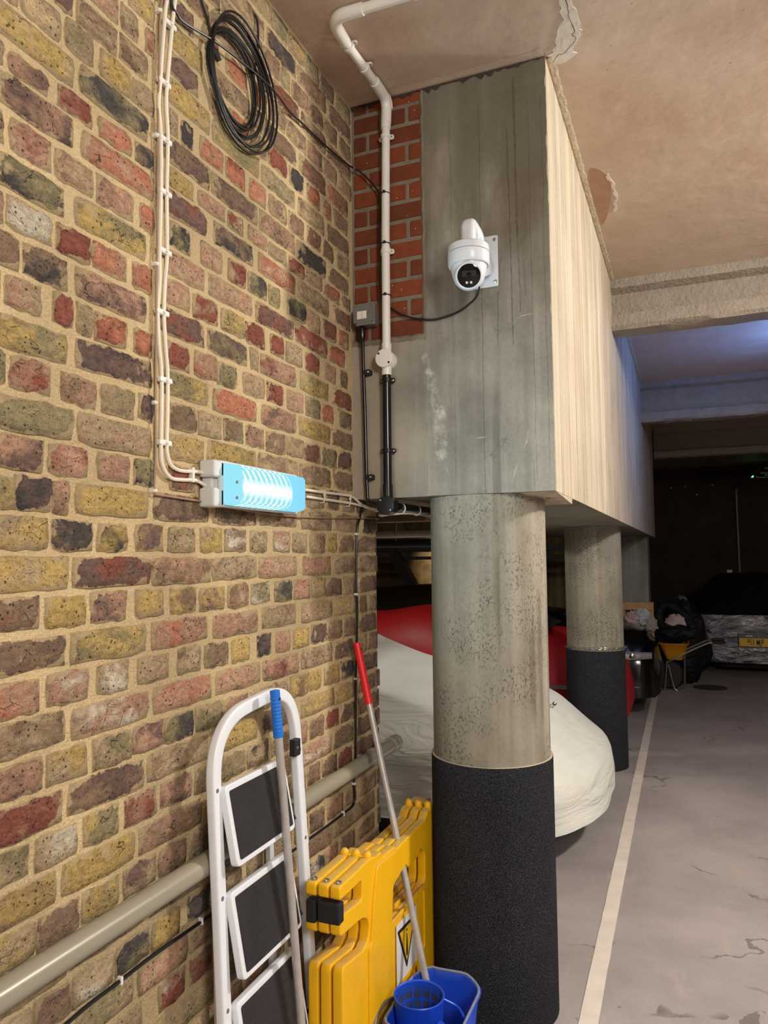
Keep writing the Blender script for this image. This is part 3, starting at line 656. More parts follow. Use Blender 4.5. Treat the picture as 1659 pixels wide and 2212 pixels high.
r1 = R2([(0.012, 2.0, 1.818), (0.008, 2.108, 1.819), (0.008, 2.207, 1.82), (0.008, 2.43, 1.823), (0.008, 2.512, 1.803), (0.008, 2.599, 1.791), (0.02, 2.70, 1.79)], 'upper one of two white cables leaving the right end of the lit wall lamp')
r2_ = R2([(0.012, 2.0, 1.796), (0.008, 2.108, 1.797), (0.008, 2.215, 1.797), (0.008, 2.419, 1.797), (0.008, 2.533, 1.793), (0.008, 2.645, 1.784), (0.02, 2.70, 1.782)], 'lower one of two white cables leaving the right end of the lit wall lamp')
for y in (2.209, 2.413):
    link('cable_tie', join([tube([(.0, y, 1.828), (.02, y+.004, 1.826), (.022, y-.003, 1.80), (.018, y, 1.786), (0, y, 1.784)], .0018, 6), lathe([(.004, 0), (.004, .006)], (.018, y, 1.812), (1, 0, 0), 7)]), M_WPVC, r1)
blk = [(0.006, 2.575, 1.795), (0.006, 2.54, 1.785), (0.006, 2.517, 1.745), (0.006, 2.491, 1.691), (0.006, 2.48, 1.466), (0.006, 2.488, 1.444), (0.006, 2.482, 1.294), (0.006, 2.469, 1.16), (0.006, 2.463, 0.884), (0.006, 2.46, 0.83), (0.006, 2.446, 0.788), (0.006, 2.45, 0.738), (0.006, 2.433, 0.716), (0.006, 2.367, 0.713), (0.006, 2.267, 0.712), (0.006, 2.073, 0.715), (0.006, 1.804, 0.715), (0.006, 1.612, 0.709), (0.006, 1.494, 0.712), (0.006, 1.378, 0.716), (0.006, 1.271, 0.714), (0.006, 1.17, 0.713), (0.006, 1.057, 0.701), (0.006, 0.959, 0.694), (.006, .5, .69), (.006, -.5, .69)]
bc = tag(link('black_cable', tube(off(blk, .005), .0042, 8, 4), M_BCAB, None, True), 'thin black cable down the brick wall end, then running low beneath the grey pipe', 'cable')
for y, z, vert in [(2.488, 1.686, 1), (2.481, 1.464, 1), (2.469, 1.159, 1), (2.447, .79, 1), (2.354, .715, 0), (2.092, .717, 0), (1.549, .713, 0), (1.271, .716, 0)]:
    link('clip', box(.004, .017, y-.008 if vert else y-.003, y+.006 if vert else y+.004, z-.004 if vert else z-.010, z+.004 if vert else z+.007, .0015, 1), M_WPVC, bc)
# grey-green waste pipe along the wall
gp = thing('waste_pipe', 'fat grey-green pipe running level along the brick wall behind the stepladder', 'pipe', (.04, .9, .86))
link('pipe_run', lathe([(.0265, 0), (.0265, 3.07)], (.042, -.35, .862), (0, 1, 0), 28), M_GPIPE, gp, True)
link('coupling', lathe([(.0265, 0), (.031, .002), (.031, .020), (.029, .022), (.029, .040), (.031, .042), (.031, .062), (.0265, .064)], (.042, 2.715, .862), (0, 1, 0), 28), M_GPIPE, gp, True)
link('coupling', lathe([(.0265, 0), (.031, .002), (.031, .03), (.0265, .032)], (.042, 2.54, .862), (0, 1, 0), 28), M_GPIPE, gp, True)
for y in (.45, 1.72, 2.5): link('bracket', join([box(-.002, .018, y-.012, y+.012, .845, .879, .003, 1)]), M_GPIPE, gp)
# coil of black cable hung on the wall
coil = thing('cable_coil', 'coil of black cable hanging high on the brick wall beside the white cables', 'cable', (.01, 1.584, 2.963))
tie = Vector((.012, 1.556, 2.962)); rc = random.Random(5)
pts = []
loops = [(.116, -.28, 0), (.119, -.22, .004), (.122, -.30, 0), (.128, -.16, .005), (.134, -.26, .008), (.141, -.12, .002), (.150, -.18, .007), (.158, -.10, .010), (.164, -.16, .004), (.170, -.06, .01)]
for (rad, ang, dx) in loops:
    ms_ = []
    ell = 1.08 if rad > .14 else 1.0
    cdir = Vector((0, math.cos(ang), math.sin(ang)))
    cen = tie+cdir*rad*1.0+Vector((dx+.004, 0, 0))
    for q in range(36):
        a = 2*PI*q/36; wv = 1+.012*math.sin(3*a+rad*90)
        ms_.append(cen+Vector((.003*math.sin(2*a+rad*50), rad*math.cos(a)*.97*wv, rad*ell*math.sin(a)*wv)))
    link('loop', tube(ms_, .0033, 7, 0, True), M_BCAB, coil, True)
link('tail', tube([(0.01, 1.50, 3.325), (0.01, 1.507, 3.068+.06), (0.01, 1.542, 3.06), (0.01, 1.568, 3.03), (0.01, 1.578, 2.993), (0.01, 1.59, 2.962)], .0032, 7, 4), M_BCAB, coil, True)
link('tail', tube([(0.0, 1.795, 3.227), (0.01, 1.808, 3.202), (0.01, 1.812, 3.117), (0.01, 1.798, 3.057), (.014, 1.775, 3.01)], .0032, 7, 4), M_BCAB, coil, True)
link('tape', tube([(.006, 1.586, 2.978), (.014, 1.597, 2.962), (.014, 1.61, 2.95)], .008, 8), M_RUBBER, coil, True)
w3 = [(0.016, 1.38, 3.325), (0.016, 1.40, 3.0), (0.016, 1.43, 2.955), (0.016, 1.466, 2.954), (0.024, 1.581, 2.981), (0.028, 1.697, 2.999), (0.028, 1.808, 3.016), (0.024, 1.901, 3.025), (0.018, 1.988, 3.022), (0.014, 2.081, 3.035), (0.014, 2.252, 3.048), (0.014, 2.43, 3.071), (0.03, 2.467, 3.07), (0.069, 2.472, 3.032), (0.112, 2.472, 2.976), (0.125, 2.47, 2.93), (.1235, 2.468, 2.80), (.1235, 2.466, 2.70), (.124, 2.466, 2.56), (.140, 2.478, 2.53), (0.166, 2.480, 2.515), (0.201, 2.480, 2.489), (0.246, 2.480, 2.469), (0.316, 2.480, 2.452), (0.369, 2.480, 2.455), (0.421, 2.480, 2.468), (0.463, 2.478, 2.491), (0.489, 2.474, 2.512), (0.503, 2.462, 2.541)]
cw = tag(link('black_cable', tube(w3, .0034, 7, 4), M_BCAB, None, True), 'black cable slanting over the coil, down the white conduit, ending at the camera', 'cable')

# ------------------------------------------------------------------ lit bulkhead lamp
lamp = thing('bulkhead_lamp', 'lit rectangular emergency lamp glowing cyan-white on the brick wall', 'lamp', (0, 1.78, 1.79))
LY0, LY1, LZ0, LZ1 = 1.575, 1.965, 1.737, 1.847
link('housing', box(.004, .042, LY0-.004, LY1, LZ0-.002, LZ1+.002, .008, 2), plain('lamp_housing', (205, 208, 206), .45, var=.02), lamp)
HM = bpy.data.materials['lamp_housing']
link('end_boss', box(.004, .052, LY0-.034, LY0+.01, LZ0-.006, LZ0+.043, .006, 2), HM, lamp)
link('end_boss', box(.004, .052, LY0-.034, LY0+.01, LZ1-.040, LZ1+.004, .006, 2), HM, lamp)
link('end_recess', box(.004, .036, LY0-.022, LY0+.01, LZ0+.04, LZ1-.038, .004, 2), HM, lamp)
link('rim', box(.040, .052, LY0-.006, LY1+.004, LZ0-.005, LZ1+.005, .004, 2), HM, lamp)
def m_diffuser():
    k = NT('prismatic_diffuser'); p = k.n('ShaderNodeSeparateXYZ', {0: k.pos()}); Y, Z = p.outputs[1], p.outputs[2]
    dz = k.math('DIVIDE', k.math('SUBTRACT', Z, 1.785), .05)
    bend = k.math('MULTIPLY', k.math('MULTIPLY', dz, dz), .033)
    ph = k.math('MULTIPLY', k.math('ADD', k.math('SUBTRACT', Y, 1.60), bend), 2*PI/.0268)
    st = k.ramp(k.math('SINE', ph), .0, 1.0)
    az = k.math('ABSOLUTE', dz); core = k.ramp(az, .04, .5, 1, 0)
    win = k.math('MULTIPLY', k.ramp(Y, LY0+.035, LY0+.05), k.ramp(k.math('ADD', Y, bend), 1.862, 1.878, 1, 0))
    rib = k.ramp(k.math('SINE', k.math('MULTIPLY', k.math('SUBTRACT', Z, k.math('MULTIPLY', Y, .04)), 2*PI/.0028)), -1, 1, .86, 1.1)
    br = k.math('MULTIPLY', k.math('MAXIMUM', k.math('MULTIPLY', st, .75), k.math('MULTIPLY', core, .8)), win)
    br = k.math('MULTIPLY', br, rib)
    base = k.mix(k.ramp(Y, 1.60, 1.94), (.27, .67, .80), (.22, .60, .80))
    base = k.mix(k.math('MULTIPLY', win, .8), base, (.26, .68, .72))
    c = k.mix(k.ramp(br, 0, .9), base, (.9, 1.0, 1.0))
    s = k.ramp(br, 0, 1.2, 1.0, 1.7)
    em = k.n('ShaderNodeEmission', {0: c, 1: s})
    gl = k.n('ShaderNodeBsdfGlossy', {1: .15}); k.set(gl.inputs[0], (.5, .5, .5, 1))
    mx = k.n('ShaderNodeMixShader', {0: .06, 1: em.outputs[0], 2: gl.outputs[0]})
    k.t.links.new(mx.outputs[0], k.out.inputs[0]); return k.m
bm = bmesh.new(); add_box(bm, .050, .088, LY0, LY1, LZ0, LZ1)
for v_ in bm.verts:
    if v_.co.x > .08: v_.co.y += .008 if v_.co.y < 1.7 else -.010; v_.co.z += .007 if v_.co.z < 1.79 else -.007
bmesh.ops.bevel(bm, geom=list(bm.edges), offset=.005, segments=2, affect='EDGES')
link('diffuser', bmesh_out(bm), m_diffuser(), lamp)
for (y, z) in ((LY0+.012, LZ0+.018), (LY0+.012, LZ1-.052), (LY1-.012, LZ0+.05)):
    link('screw', lathe([(.0045, 0), (.0045, .002), (.003, .003)], (.0875, y, z), (1, 0, 0), 10), M_STEEL, lamp)
# the lamp's own light, just in front of its cover
lo = area('bulkhead_lamp_light', (.096, 1.765, 1.79), (1.2, 1.765, 1.79), .30, .08, 9.0, (.62, .90, 1.0)); 

# ------------------------------------------------------------------ conduit on the front of the concrete wall
def saddle(name, p, axis, nrm, mat, parent, r=.0165, ear=.030):
    """pipe saddle: a band round the pipe and two rounded ears with screws"""
    A = Vector(axis).normalized(); N = Vector(nrm).normalized(); B = A.cross(N); p = Vector(p)
    parts = [lathe([(r, -.008), (r+.0025, -.007), (r+.0025, .007), (r, .008)], p, A, 20)]
    base = p-N*(r*.55)
    loop = corner_round([(-ear, -.009), (ear, -.009), (ear, .009), (-ear, .009)], .009, 4)
    parts.append(poly2d([loop], .006, .0008, basis(base, B, A)))
    o = link(name, join(parts), mat, parent)
    for s in (-1, 1): link('screw', lathe([(.0042, 0), (.0042, .0025), (.002, .0035)], base+B*(s*(ear-.008))+N*.002, N, 10), M_STEEL, o)
    return o
cd = thing('white_conduit', 'white plastic conduit crossing the ceiling and dropping down the red brick infill', 'conduit', (.15, YF, 2.36))
PY = YF-.022; CZc = ZC-.022
run = [(1.9, 2.03, CZc), (.4, 2.018, CZc), (.205, 2.010, CZc)]
link('pipe_run', tube([(1.9, 2.05, CZc), (.255, 2.012, CZc)], .0155, 20), M_WPVC, cd, True)
el = fillet([(.265, 2.012, CZc), (.156, 2.008, CZc), (.150, 2.125, CZc)], .085, 10)
link('elbow', tube(el, .0195, 20), M_WPVC, cd, True)
link('pipe_run', tube([(.150, 2.115, CZc), (.160, 2.385, CZc)], .0155, 20), M_WPVC, cd, True)
el2 = fillet([(.159, 2.35, CZc), (.160, PY, CZc-.002), (.1555, PY, 3.215)], .10, 10)
link('elbow', tube(el2, .0195, 20), M_WPVC, cd, True)
def rib_strip(path, w_, off_, mat, parent, name):
    P = [Vector(q) for q in path]; v = []; f = []
    for i, q in enumerate(P):
        for (dx, dd) in ((-.004, 0), (-.004, .006), (.004, .006), (.004, 0)): v.append(q+Vector(off_)*(1+dd*20)+Vector((dx, 0, 0)))
        if i:
            a = 4*(i-1)
            for j in range(4): f.append((a+j, a+(j+1) % 4, a+4+(j+1) % 4, a+4+j))
    link(name, mesh(v, f), mat, parent)
rib_strip(el2[2:-2], .006, (.014, .012, .006), M_WPVC, cd, 'elbow_rib')
link('collar', tube([(.155, PY, 3.23), (.1545, PY, 3.195)], .0185, 20), M_WPVC, cd, True)
link('pipe_run', tube([(.1552, PY, 3.22), (.149, PY, 2.80), (.1475, PY, 2.36)], .0155, 20), M_WPVC, cd, True)
link('collar', tube([(.1495, PY, 2.742), (.1493, PY, 2.718)], .0172, 20), M_WPVC, cd, True)
saddle('saddle', (.1535, PY, 3.165), (0, 0, 1), (0, -1, 0), M_WPVC, cd)
saddle('saddle', (.1493, PY, 2.728), (0, 0, 1), (0, -1, 0), M_WPVC, cd)
saddle('saddle', (.1515, 2.150, CZc), (0, 1, 0), (0, 0, -1), M_WPVC, cd)
saddle('saddle', (.156, 2.270, CZc), (0, 1, 0), (0, 0, -1), M_WPVC, cd)
saddle('saddle', (.44, 2.017, CZc), (1, 0, 0), (0, 0, -1), M_WPVC, cd)
for z in (2.948, 2.757, 2.562):
    link('cable_tie', join([lathe([(.0158, -.0018), (.0176, -.0018), (.0176, .0018), (.0158, .0018)], (.1495, PY, z), (.06, 0, 1), 18, False), box(.147, .156, PY-.022, PY-.014, z-.004, z+.005, .001, 1)]), M_RUBBER, cd)
# white round junction box
def jbox(name, lab, c, r, depth, mat, lidmat):
    t = thing(name, lab, 'junction box', c, 'round conduit junction boxes')
    link('body', lathe([(r, 0), (r, depth-.004), (r-.002, depth-.001)], (c[0], YF, c[2]), (0, -1, 0), 36), mat, t, True)
    link('lid', lathe([(r+.0008, 0), (r+.0008, .004), (r-.001, .0055), (0.0005, .006)], (c[0], YF-depth+.001, c[2]), (0, -1, 0), 36), lidmat, t)
    for s in (-1, 1):
        link('screw', lathe([(.004, 0), (.004, .001), (.0015, .0012)], (c[0]+s*r*.60, YF-depth-.0052, c[2]-s*r*.55), (0, -1, 0), 10), M_RUBBER, t)
    link('spout', lathe([(.0185, 0), (.0185, .032)], (c[0], PY, c[2]+r*.85), (0, 0, 1), 24), mat, t, True)
    link('spout', lathe([(.0185, 0), (.0185, .030)], (c[0], PY, c[2]-r*.85), (0, 0, -1), 24), mat, t, True)
    return t
jbox('round_junction_box', 'white round junction box where the white conduit turns black', (.1475, YF, 2.322), .033, .046, M_WPVC, M_WPVC)
bd = thing('black_conduit', 'glossy black conduit between the white and black round junction boxes', 'conduit', (.147, YF, 1.83))
link('pipe_run', tube([(.147, PY, 2.272), (.1465, PY, 1.838)], .0160, 20), M_BPVC, bd, True)
saddle('saddle', (.147, PY, 2.245), (0, 0, 1), (0, -1, 0), M_BPVC, bd)
saddle('saddle', (.1465, PY, 1.985), (0, 0, 1), (0, -1, 0), M_BPVC, bd)
link('collar', tube([(.1465, PY, 1.862), (.1465, PY, 1.84)], .0185, 20), M_BPVC, bd, True)
t = thing('round_junction_box', 'glossy black round junction box below the concrete wall edge', 'junction box', (.146, YF, 1.79), 'round conduit junction boxes')
link('body', lathe([(.034, 0), (.034, .042)], (.147, YF-.002, 1.785), (0, -1, 0), 36), M_BPVC, t, True)
link('lid', lathe([(.0345, 0), (.0345, .004), (.033, .0055), (.0005, .006)], (.147, YF-.044, 1.785), (0, -1, 0), 36), M_BPVC, t)
link('screw', lathe([(.004, 0), (.004, .0012), (.002, .002)], (.166, YF-.050, 1.768), (0, -1, 0), 10), M_STEEL, t)
link('screw', lathe([(.004, 0), (.004, .0012), (.002, .002)], (.128, YF-.050, 1.804), (0, -1, 0), 10), M_STEEL, t)
link('spout', lathe([(.0185, 0), (.0185, .03)], (.147, PY, 1.81), (0, 0, 1), 20), M_BPVC, t, True)
bh = thing('black_conduit', 'short black conduit going back under the concrete wall from the black junction box', 'conduit', (.15, 2.55, 1.79))
link('pipe_run', tube([(.168, YF+.01, 1.782), (.205, 2.84, 1.779)], .0160, 20), M_BPVC, bh, True)
link('elbow', tube(fillet([(.205, 2.82, 1.779), (.208, 2.885, 1.779), (.209, 2.89, 1.825)], .035, 8), .0215, 20), M_BPVC, bh, True)
link('cable', tube([(.03, 2.68, 1.776), (.10, 2.50, 1.752), (.15, 2.50, 1.756), (.178, 2.62, 1.764), (.195, 2.80, 1.762)], .0042, 8, 5), M_WCAB, bh, True)
for i, q in enumerate((2.53, 2.66, 2.76, 2.83)):
    xx = .168+.037*(q-2.498)/.342
    link('cable_tie', lathe([(.0165, -.0022), (.0205, -.0022), (.0205, .0022), (.0165, .0022)], (xx, q, 1.777), (.1, 1, 0), 16, False), M_WPVC, bh)
# switch box
sb = thing('switch_box', 'grey metal surface box with a cream fused switch on the red brick infill', 'switch', (.066, YF, 2.495))
link('back_box', box(.031, .108, YF-.040, YF+.001, 2.457, 2.532, .006, 2), M_GREYB, sb)
link('front_plate', box(.026, .106, YF-.0455, YF-.040, 2.455, 2.534, .0022, 2), M_GREYB, sb)
bm = bmesh.new(); add_box(bm, .026, .106, YF-.0460, YF-.0395, 2.455, 2.534)
es = [e for e in bm.edges if abs(e.verts[0].co.y-e.verts[1].co.y) > .003]; bmesh.ops.bevel(bm, geom=es, offset=.011, segments=4, affect='EDGES')
bpy.data.objects['front_plate'].data = bmesh_out(bm); bpy.data.objects['front_plate'].data.materials.append(M_GREYB)
link('switch_module', box(.0405, .0785, YF-.0475, YF-.045, 2.479, 2.509, .001, 1), M_SWITCH, sb)
link('rocker', box(.061, .0765, YF-.0505, YF-.047, 2.4805, 2.5075, .0012, 1), M_SWITCH, sb)
for x in (.0335, .0875): link('screw', lathe([(.0035, 0), (.0035, .001), (.001, .0016)], (x, YF-.046, 2.494), (0, -1, 0), 10), M_STEEL, sb)
link('gland', lathe([(.0115, 0), (.0125, .012), (.0125, .03), (.009, .055), (.006, .06)], (.050, YF-.022, 2.456), (0, 0, -1), 16), M_BPVC, sb, True)
swc = [(0.050, 2.466, 2.44), (0.052, 2.466, 2.399), (0.053, 2.468, 2.294), (0.056, 2.47, 2.172), (0.060, 2.47, 1.947), (0.063, 2.47, 1.844), (0.068, 2.47, 1.808), (0.092, 2.47, 1.796), (0.128, 2.47, 1.787)]
sc_ = tag(link('black_cable', tube(swc, .0066, 10, 5), M_BPVC, None, True), 'thick black cable dropping from the grey switch box to the black junction box', 'cable')
for x, z in ((.058, 2.284), (.064, 1.893)):
    c = link('clip', box(x-.009, x+.024, YF-.026, YF, z-.010, z+.010, .003, 1), M_RUBBER, sc_)
    link('screw', lathe([(.004, 0), (.004, .002), (.002, .003)], (x+.015, YF-.0255, z), (0, -1, 0), 10), M_STEEL, c)

# ------------------------------------------------------------------ security camera
sec = thing('security_camera', 'white turret security camera on a wall bracket on the concrete face', 'camera', (.53, YF, 2.63))
TX, TY = .505, 2.32
bp = link('wall_plate', poly2d([corner_round([(.462, 2.540), (.566, 2.540), (.566, 2.722), (.462, 2.722)], .006)], .010, .002, basis((0, YF-.005, 0), (1, 0, 0), (0, 0, 1))), M_CAMW, sec)
for x in (.472, .556):
    for z in (2.556, 2.706):
        link('screw', lathe([(.0062, 0), (.0062, .002), (.003, .004)], (x, YF-.0102, z), (0, -1, 0), 6), M_STEEL, sec)
# bracket: tapering arm rising from the plate and curving over the turret
path = catmull([(.514, YF-.008, 2.600), (.512, YF-.045, 2.640), (.510, 2.385, 2.686), (.508, 2.345, 2.701), (.506, 2.322, 2.690), (TX, TY, 2.620)], 6)
n_ = len(path)
def arm_prof(t):
    q = max(0, 1-t*1.9); a = .024+.016*q; b = .024+.034*q*q
    return rrect(a, b if b < .055 else .055, min(a, b)*.75, 4)
link('bracket_arm', mesh(*sweep(path, arm_prof, upv=(1, 0, 0))), M_CAMW, sec, True)
link('bracket_web', poly2d([[(YF-.012, 2.575), (YF-.012, 2.690), (2.372, 2.716), (2.352, 2.690), (2.352, 2.628), (2.40, 2.60)]], .040, .006, basis((.511, 0, 0), (0, 1, 0), (0, 0, 1))), M_CAMW, sec)
zt = 2.624
link('turret_base', lathe([(.030, .006), (.062, .004), (.0672, 0), (.0685, -.006), (.0688, -.022)], (TX, TY, zt), (0, 0, 1), 56), M_CAMW, sec, True)
link('turret_ring', lathe([(.0650, -.0222), (.0655, -.0240), (.0688, -.0252), (.0688, -.060), (.0655, -.066), (.060, -.068)], (TX, TY, zt), (0, 0, 1), 56), M_CAMW, sec, True)
link('turret_shroud', lathe([(.0600, -.064), (.0590, -.075), (.0540, -.098), (.0470, -.118), (.040, -.126)], (TX, TY, zt), (0, 0, 1), 56), M_CAMW, sec, True)
bc_ = Vector((TX+.004, TY-.016, zt-.100)); FD = Vector((CX+.02, 0, 1.45))-bc_; FD.normalize()
up_ = Vector((0, 0, 1)); XR = FD.cross(up_).normalized()*-1
sph = [(.0505*math.cos(a), .0505*math.sin(a)) for a in [(-80+q*10)*PI/180 for q in range(13)]]
link('eyeball', lathe([(max(.001, r), h) for r, h in sph]+[(.0435, .0365), (.041, .0385), (.0385, .0375)], bc_, FD, 48), M_CAMW, sec, True)
link('lens_window', lathe([(.0375, .030), (.0375, .0382), (.030, .0405), (.018, .0415), (.001, .042)], bc_, FD, 48), M_CAMK, sec, True)
UY = FD.cross(XR).normalized(); UY = UY if UY.z > 0 else -UY
XX = UY.cross(FD).normalized()
def on_face(x, y, h): return bc_+XX*x+UY*y+FD*h
link('lens_block', poly2d([corner_round([(-.023, -.003), (.023, -.003), (.023, .0165), (-.023, .0165)], .002)], .004, .0008, basis(on_face(0, 0, .0415), XX, UY)), M_CAMG, sec)
link('lens', lathe([(.0078, 0), (.0078, .003), (.006, .003), (.005, .001), (.0001, .0018)], on_face(0, .004, .0425), FD, 28), M_CAMK, sec, True)
link('led_panel', poly2d([corner_round([(-.014, -.027), (.014, -.027), (.014, -.0145), (-.014, -.0145)], .002)], .003, .0006, basis(on_face(0, 0, .0375), XX, UY)), plain('led_tray', (120, 120, 118), .4), sec)
for x in (-.0068, .0068): link('led', lathe([(.0052, 0), (.0050, .002), (.003, .0036), (.0001, .004)], on_face(x, -.0205, .0385), FD, 20), M_LED, sec, True)

# ------------------------------------------------------------------ stepladder
lad = thing('stepladder', 'white folding stepladder with black ribbed treads leaning against the brick wall', 'ladder', (.14, 1.7, 0))
def lx(z): return .070+(1.12-z)*.052
def rail(pts, a=.0105, b=.0165): return mesh(*sweep(pts, rrect(b, a, .006, 3), upv=(0, 1, 0)))
hoop = [(lx(-.0), 1.522, .0), (lx(1.10), 1.508, 1.10), (lx(1.20), 1.511, 1.200), (lx(1.232), 1.908, 1.234), (lx(1.10), 1.912, 1.10), (lx(0), 1.950, 0)]
HP = fillet([hoop[0], hoop[2], hoop[3], hoop[5]], .150, 14)
tz = [Vector(q) for q in HP]
# in-plane width direction varies round the bend: sweep with the plane normal as reference
link('front_frame', mesh(*sweep(tz, rrect(.0125, .0175, .006, 3), upv=(1, 0, .052))), M_WPAINT, lad, True)
rear = [(.040, 1.600, .02), (.024, 1.590, .99), (.024, 1.84, .99), (.040, 1.86, .02)]
link('rear_frame', mesh(*sweep(fillet(rear, .03, 4), rrect(.008, .012, .004, 2), upv=(1, 0, 0))), M_WPAINT, lad, True)
def m_tread():
    k = NT('ribbed_rubber_mat'); p = k.n('ShaderNodeSeparateXYZ', {0: k.pos()}); a = k.math('SINE', k.math('MULTIPLY', p.outputs[1], 2*PI/.0042)); b = k.math('SINE', k.math('MULTIPLY', p.outputs[2], 2*PI/.0042))
    h = k.math('MULTIPLY', a, b); c = k.mix(k.ramp(h, -.4, .9), lin((36, 35, 38)), lin((92, 88, 94)))
    c = k.mul(c, k.ramp(k.noise(9, 4), .3, .7, .85, 1.15)); k.bump(h, .0015); return k.fin(c, .7, 0, .3)
M_TREAD = m_tread()
for i, zt_ in enumerate((1.050, .800, .545, .290)):
    e = .006*i; y0, y1 = 1.522+e, 1.803+e*1.8; dz_ = .19+.012*i; d1 = .026
    X0 = lx(zt_)+.014; X1 = lx(zt_-dz_)+.036
    o_ = Vector((X0, (y0+y1)/2, zt_)); Vd = Vector((X1-X0, .010, -dz_)); hh = Vd.length; Vd.normalize()
    mt = basis(o_+Vd*hh/2, (0, 1, 0), -Vd)
    hw = (y1-y0)/2
    outer = corner_round([(-hw, -hh/2), (hw, -hh/2), (hw, hh/2), (-hw, hh/2)], .016)
    st_ = link('step', poly2d([outer], .020, .003, mt), M_WPAINT, lad)
    inner = corner_round([(-hw+.015, -hh/2+.014), (hw-.013, -hh/2+.014), (hw-.013, hh/2-.014), (-hw+.015, hh/2-.014)], .006)
    link('tread_mat', poly2d([inner], .005, .001, mt @ Matrix.Translation((0, 0, .0105))), M_TREAD, st_)
    for sy, yy0 in ((1, y0-.004), (-1, y1+.012)):
        zb_ = zt_-dz_+.012
        link('link_rod', tube([(lx(zb_)-.004, yy0+(.008 if sy > 0 else .018), zb_-.010), (lx(zb_)+.022, yy0+(.030 if sy > 0 else .052)-.012, zb_+.004)], .0058, 10), M_RUBBER, lad, True)
    for yy0, q in ((1.5085+.013*(1.1-zt_), 0), (1.912+.034*(1.1-zt_), 1)):
        link('rivet', lathe([(.0055, 0), (.005, .0015), (.001, .0022)], (lx(zt_-.005)+.0125, yy0, zt_-.005), (1, 0, .05), 12), M_GREYB, lad)
link('latch', box(lx(1.06)+.010, lx(1.06)+.030, 1.858, 1.890, 1.038, 1.085, .003, 2), M_RUBBER, lad)
link('latch_screw', lathe([(.005, 0), (.0045, .002), (.001, .003)], (lx(1.06)+.030, 1.870, 1.062), (1, 0, 0), 12), M_STEEL, lad)
link('rail_cap', box(lx(.99)-.004, lx(.99)+.006, 1.925, 1.936, .975, 1.02, .002, 1), M_RUBBER, lad)
for y in (1.522, 1.95): link('foot', box(lx(0)-.016, lx(0)+.018, y-.022, y+.022, 0, .03, .005, 2), M_RUBBER, lad)

# ------------------------------------------------------------------ long-handled tools
def pole(name, lab, a, b, r, gl, gr, gmat, head):
    a, b = Vector(a), Vector(b); d = (b-a).normalized(); t = thing(name, lab, name.split('_')[0] if name != 'blue_handled_pole' else 'pole', b)
    link('handle', tube([a+d*(gl-.01), b], r, 16), M_ALU, t, True)
    prof = []
    n = 13
    for i in range(n*4+1):
        h = gl*i/(n*4); prof.append((gr*(1+.05*math.sin(i*PI/2)) if .02 < h < gl-.012 else gr, h))
    prof = [(gr*.45, -.002), (gr*.85, -.0005)]+prof+[(gr*.8, gl+.001)]
    link('grip', lathe(prof, a, d, 20), gmat, t, True)
    side = d.cross(Vector((0, 1, 0))).normalized()
    link('hang_hole', join([tube([a+d*.022-side*(gr+.001), a+d*.022+side*(gr+.001)], .0042, 10), ]), M_DARK, t, True)
    head(t, b, d); return t
def head_squeegee(t, b, d):
    link('socket', lathe([(.018, 0), (.014, .08)], b-Vector((0, 0, .012)), -d, 16), M_BLUE, t, True)
    link('brush_head', box(b.x-.03, b.x+.035, b.y-.10, b.y+.10, .012, .045, .006), M_BLUE, t)
pole('mop_pole', 'grey mop pole with a blue grip leaning in front of the stepladder', (.120, 1.718, 1.249), (.207, 1.755, .05), .0112, .122, .0134, M_BLUE, head_squeegee)
def head_mop(t, b, d):
    link('socket', lathe([(.016, 0), (.022, .05), (.030, .06)], b+d*-.06, d, 16), M_REDG, t, True)
    bm = bmesh.new(); rr_ = random.Random(2)
    ms_ = []
    for i in range(36):
        a = rr_.uniform(0, 2*PI); q = rr_.uniform(.008, .045)
        ms_.append(tube([b+Vector((q*.3*math.cos(a), q*.3*math.sin(a), .005)), b+Vector((q*math.cos(a), q*math.sin(a), -.03)), b+Vector((q*1.3*math.cos(a+.4), q*1.3*math.sin(a+.4), -.075))], .005, 5, 2))
    o = link('mop_head', join(ms_), plain('mop_yarn', (190, 182, 165), .95), t, True); o['kind'] = 'stuff'
pole('mop', 'mop with a red grip leaning at the brick wall end, standing in the bucket', (.036, 2.425, 1.291), (.3725, 2.268, .115), .0112, .215, .0138, M_REDG, head_mop)
# ------------------------------------------------------------------ yellow barriers
outl = [(1.811, .736), (2.018, .736), (2.060, .725), (2.100, .727), (2.118, .706), (2.135, .706), (2.215, .712), (2.232, .698), (2.505, .698), (2.535, .720), (2.700, .720), (2.725, .70), (2.725, .06), (2.66, .06), (2.64, .10), (1.94, .10), (1.92, .06), (1.818, .06),
        (1.818, .505), (1.826, .522), (1.972, .506), (1.994, .520), (1.999, .556), (1.980, .580), (1.931, .594), (1.811, .600), (1.806, .610), (1.806, .648), (1.945, .632), (1.950, .640), (1.950, .682), (1.942, .690), (1.808, .700)]
outl = [(1.806, .612), (1.806, .652), (1.812, .658), (1.944, .644), (1.950, .650), (1.950, .692), (1.944, .698), (1.812, .700), (1.806, .706), (1.806, .730), (1.811, .736),
        (2.018, .736), (2.060, .725), (2.100, .727), (2.118, .706), (2.135, .706), (2.215, .712), (2.232, .698), (2.505, .698), (2.535, .720), (2.700, .720), (2.725, .70), (2.725, .06), (2.66, .06), (2.64, .10), (1.94, .10), (1.92, .06), (1.818, .06),
        (1.818, .505), (1.828, .520), (1.960, .500), (1.990, .512), (2.000, .545), (1.990, .572), (1.962, .588), (1.931, .594), (1.815, .604)]
hole = corner_round([(2.172, .470), (2.185, .575), (2.30, .600), (2.46, .600), (2.500, .575), (2.500, .480), (2.47, .462)], .03, 4)
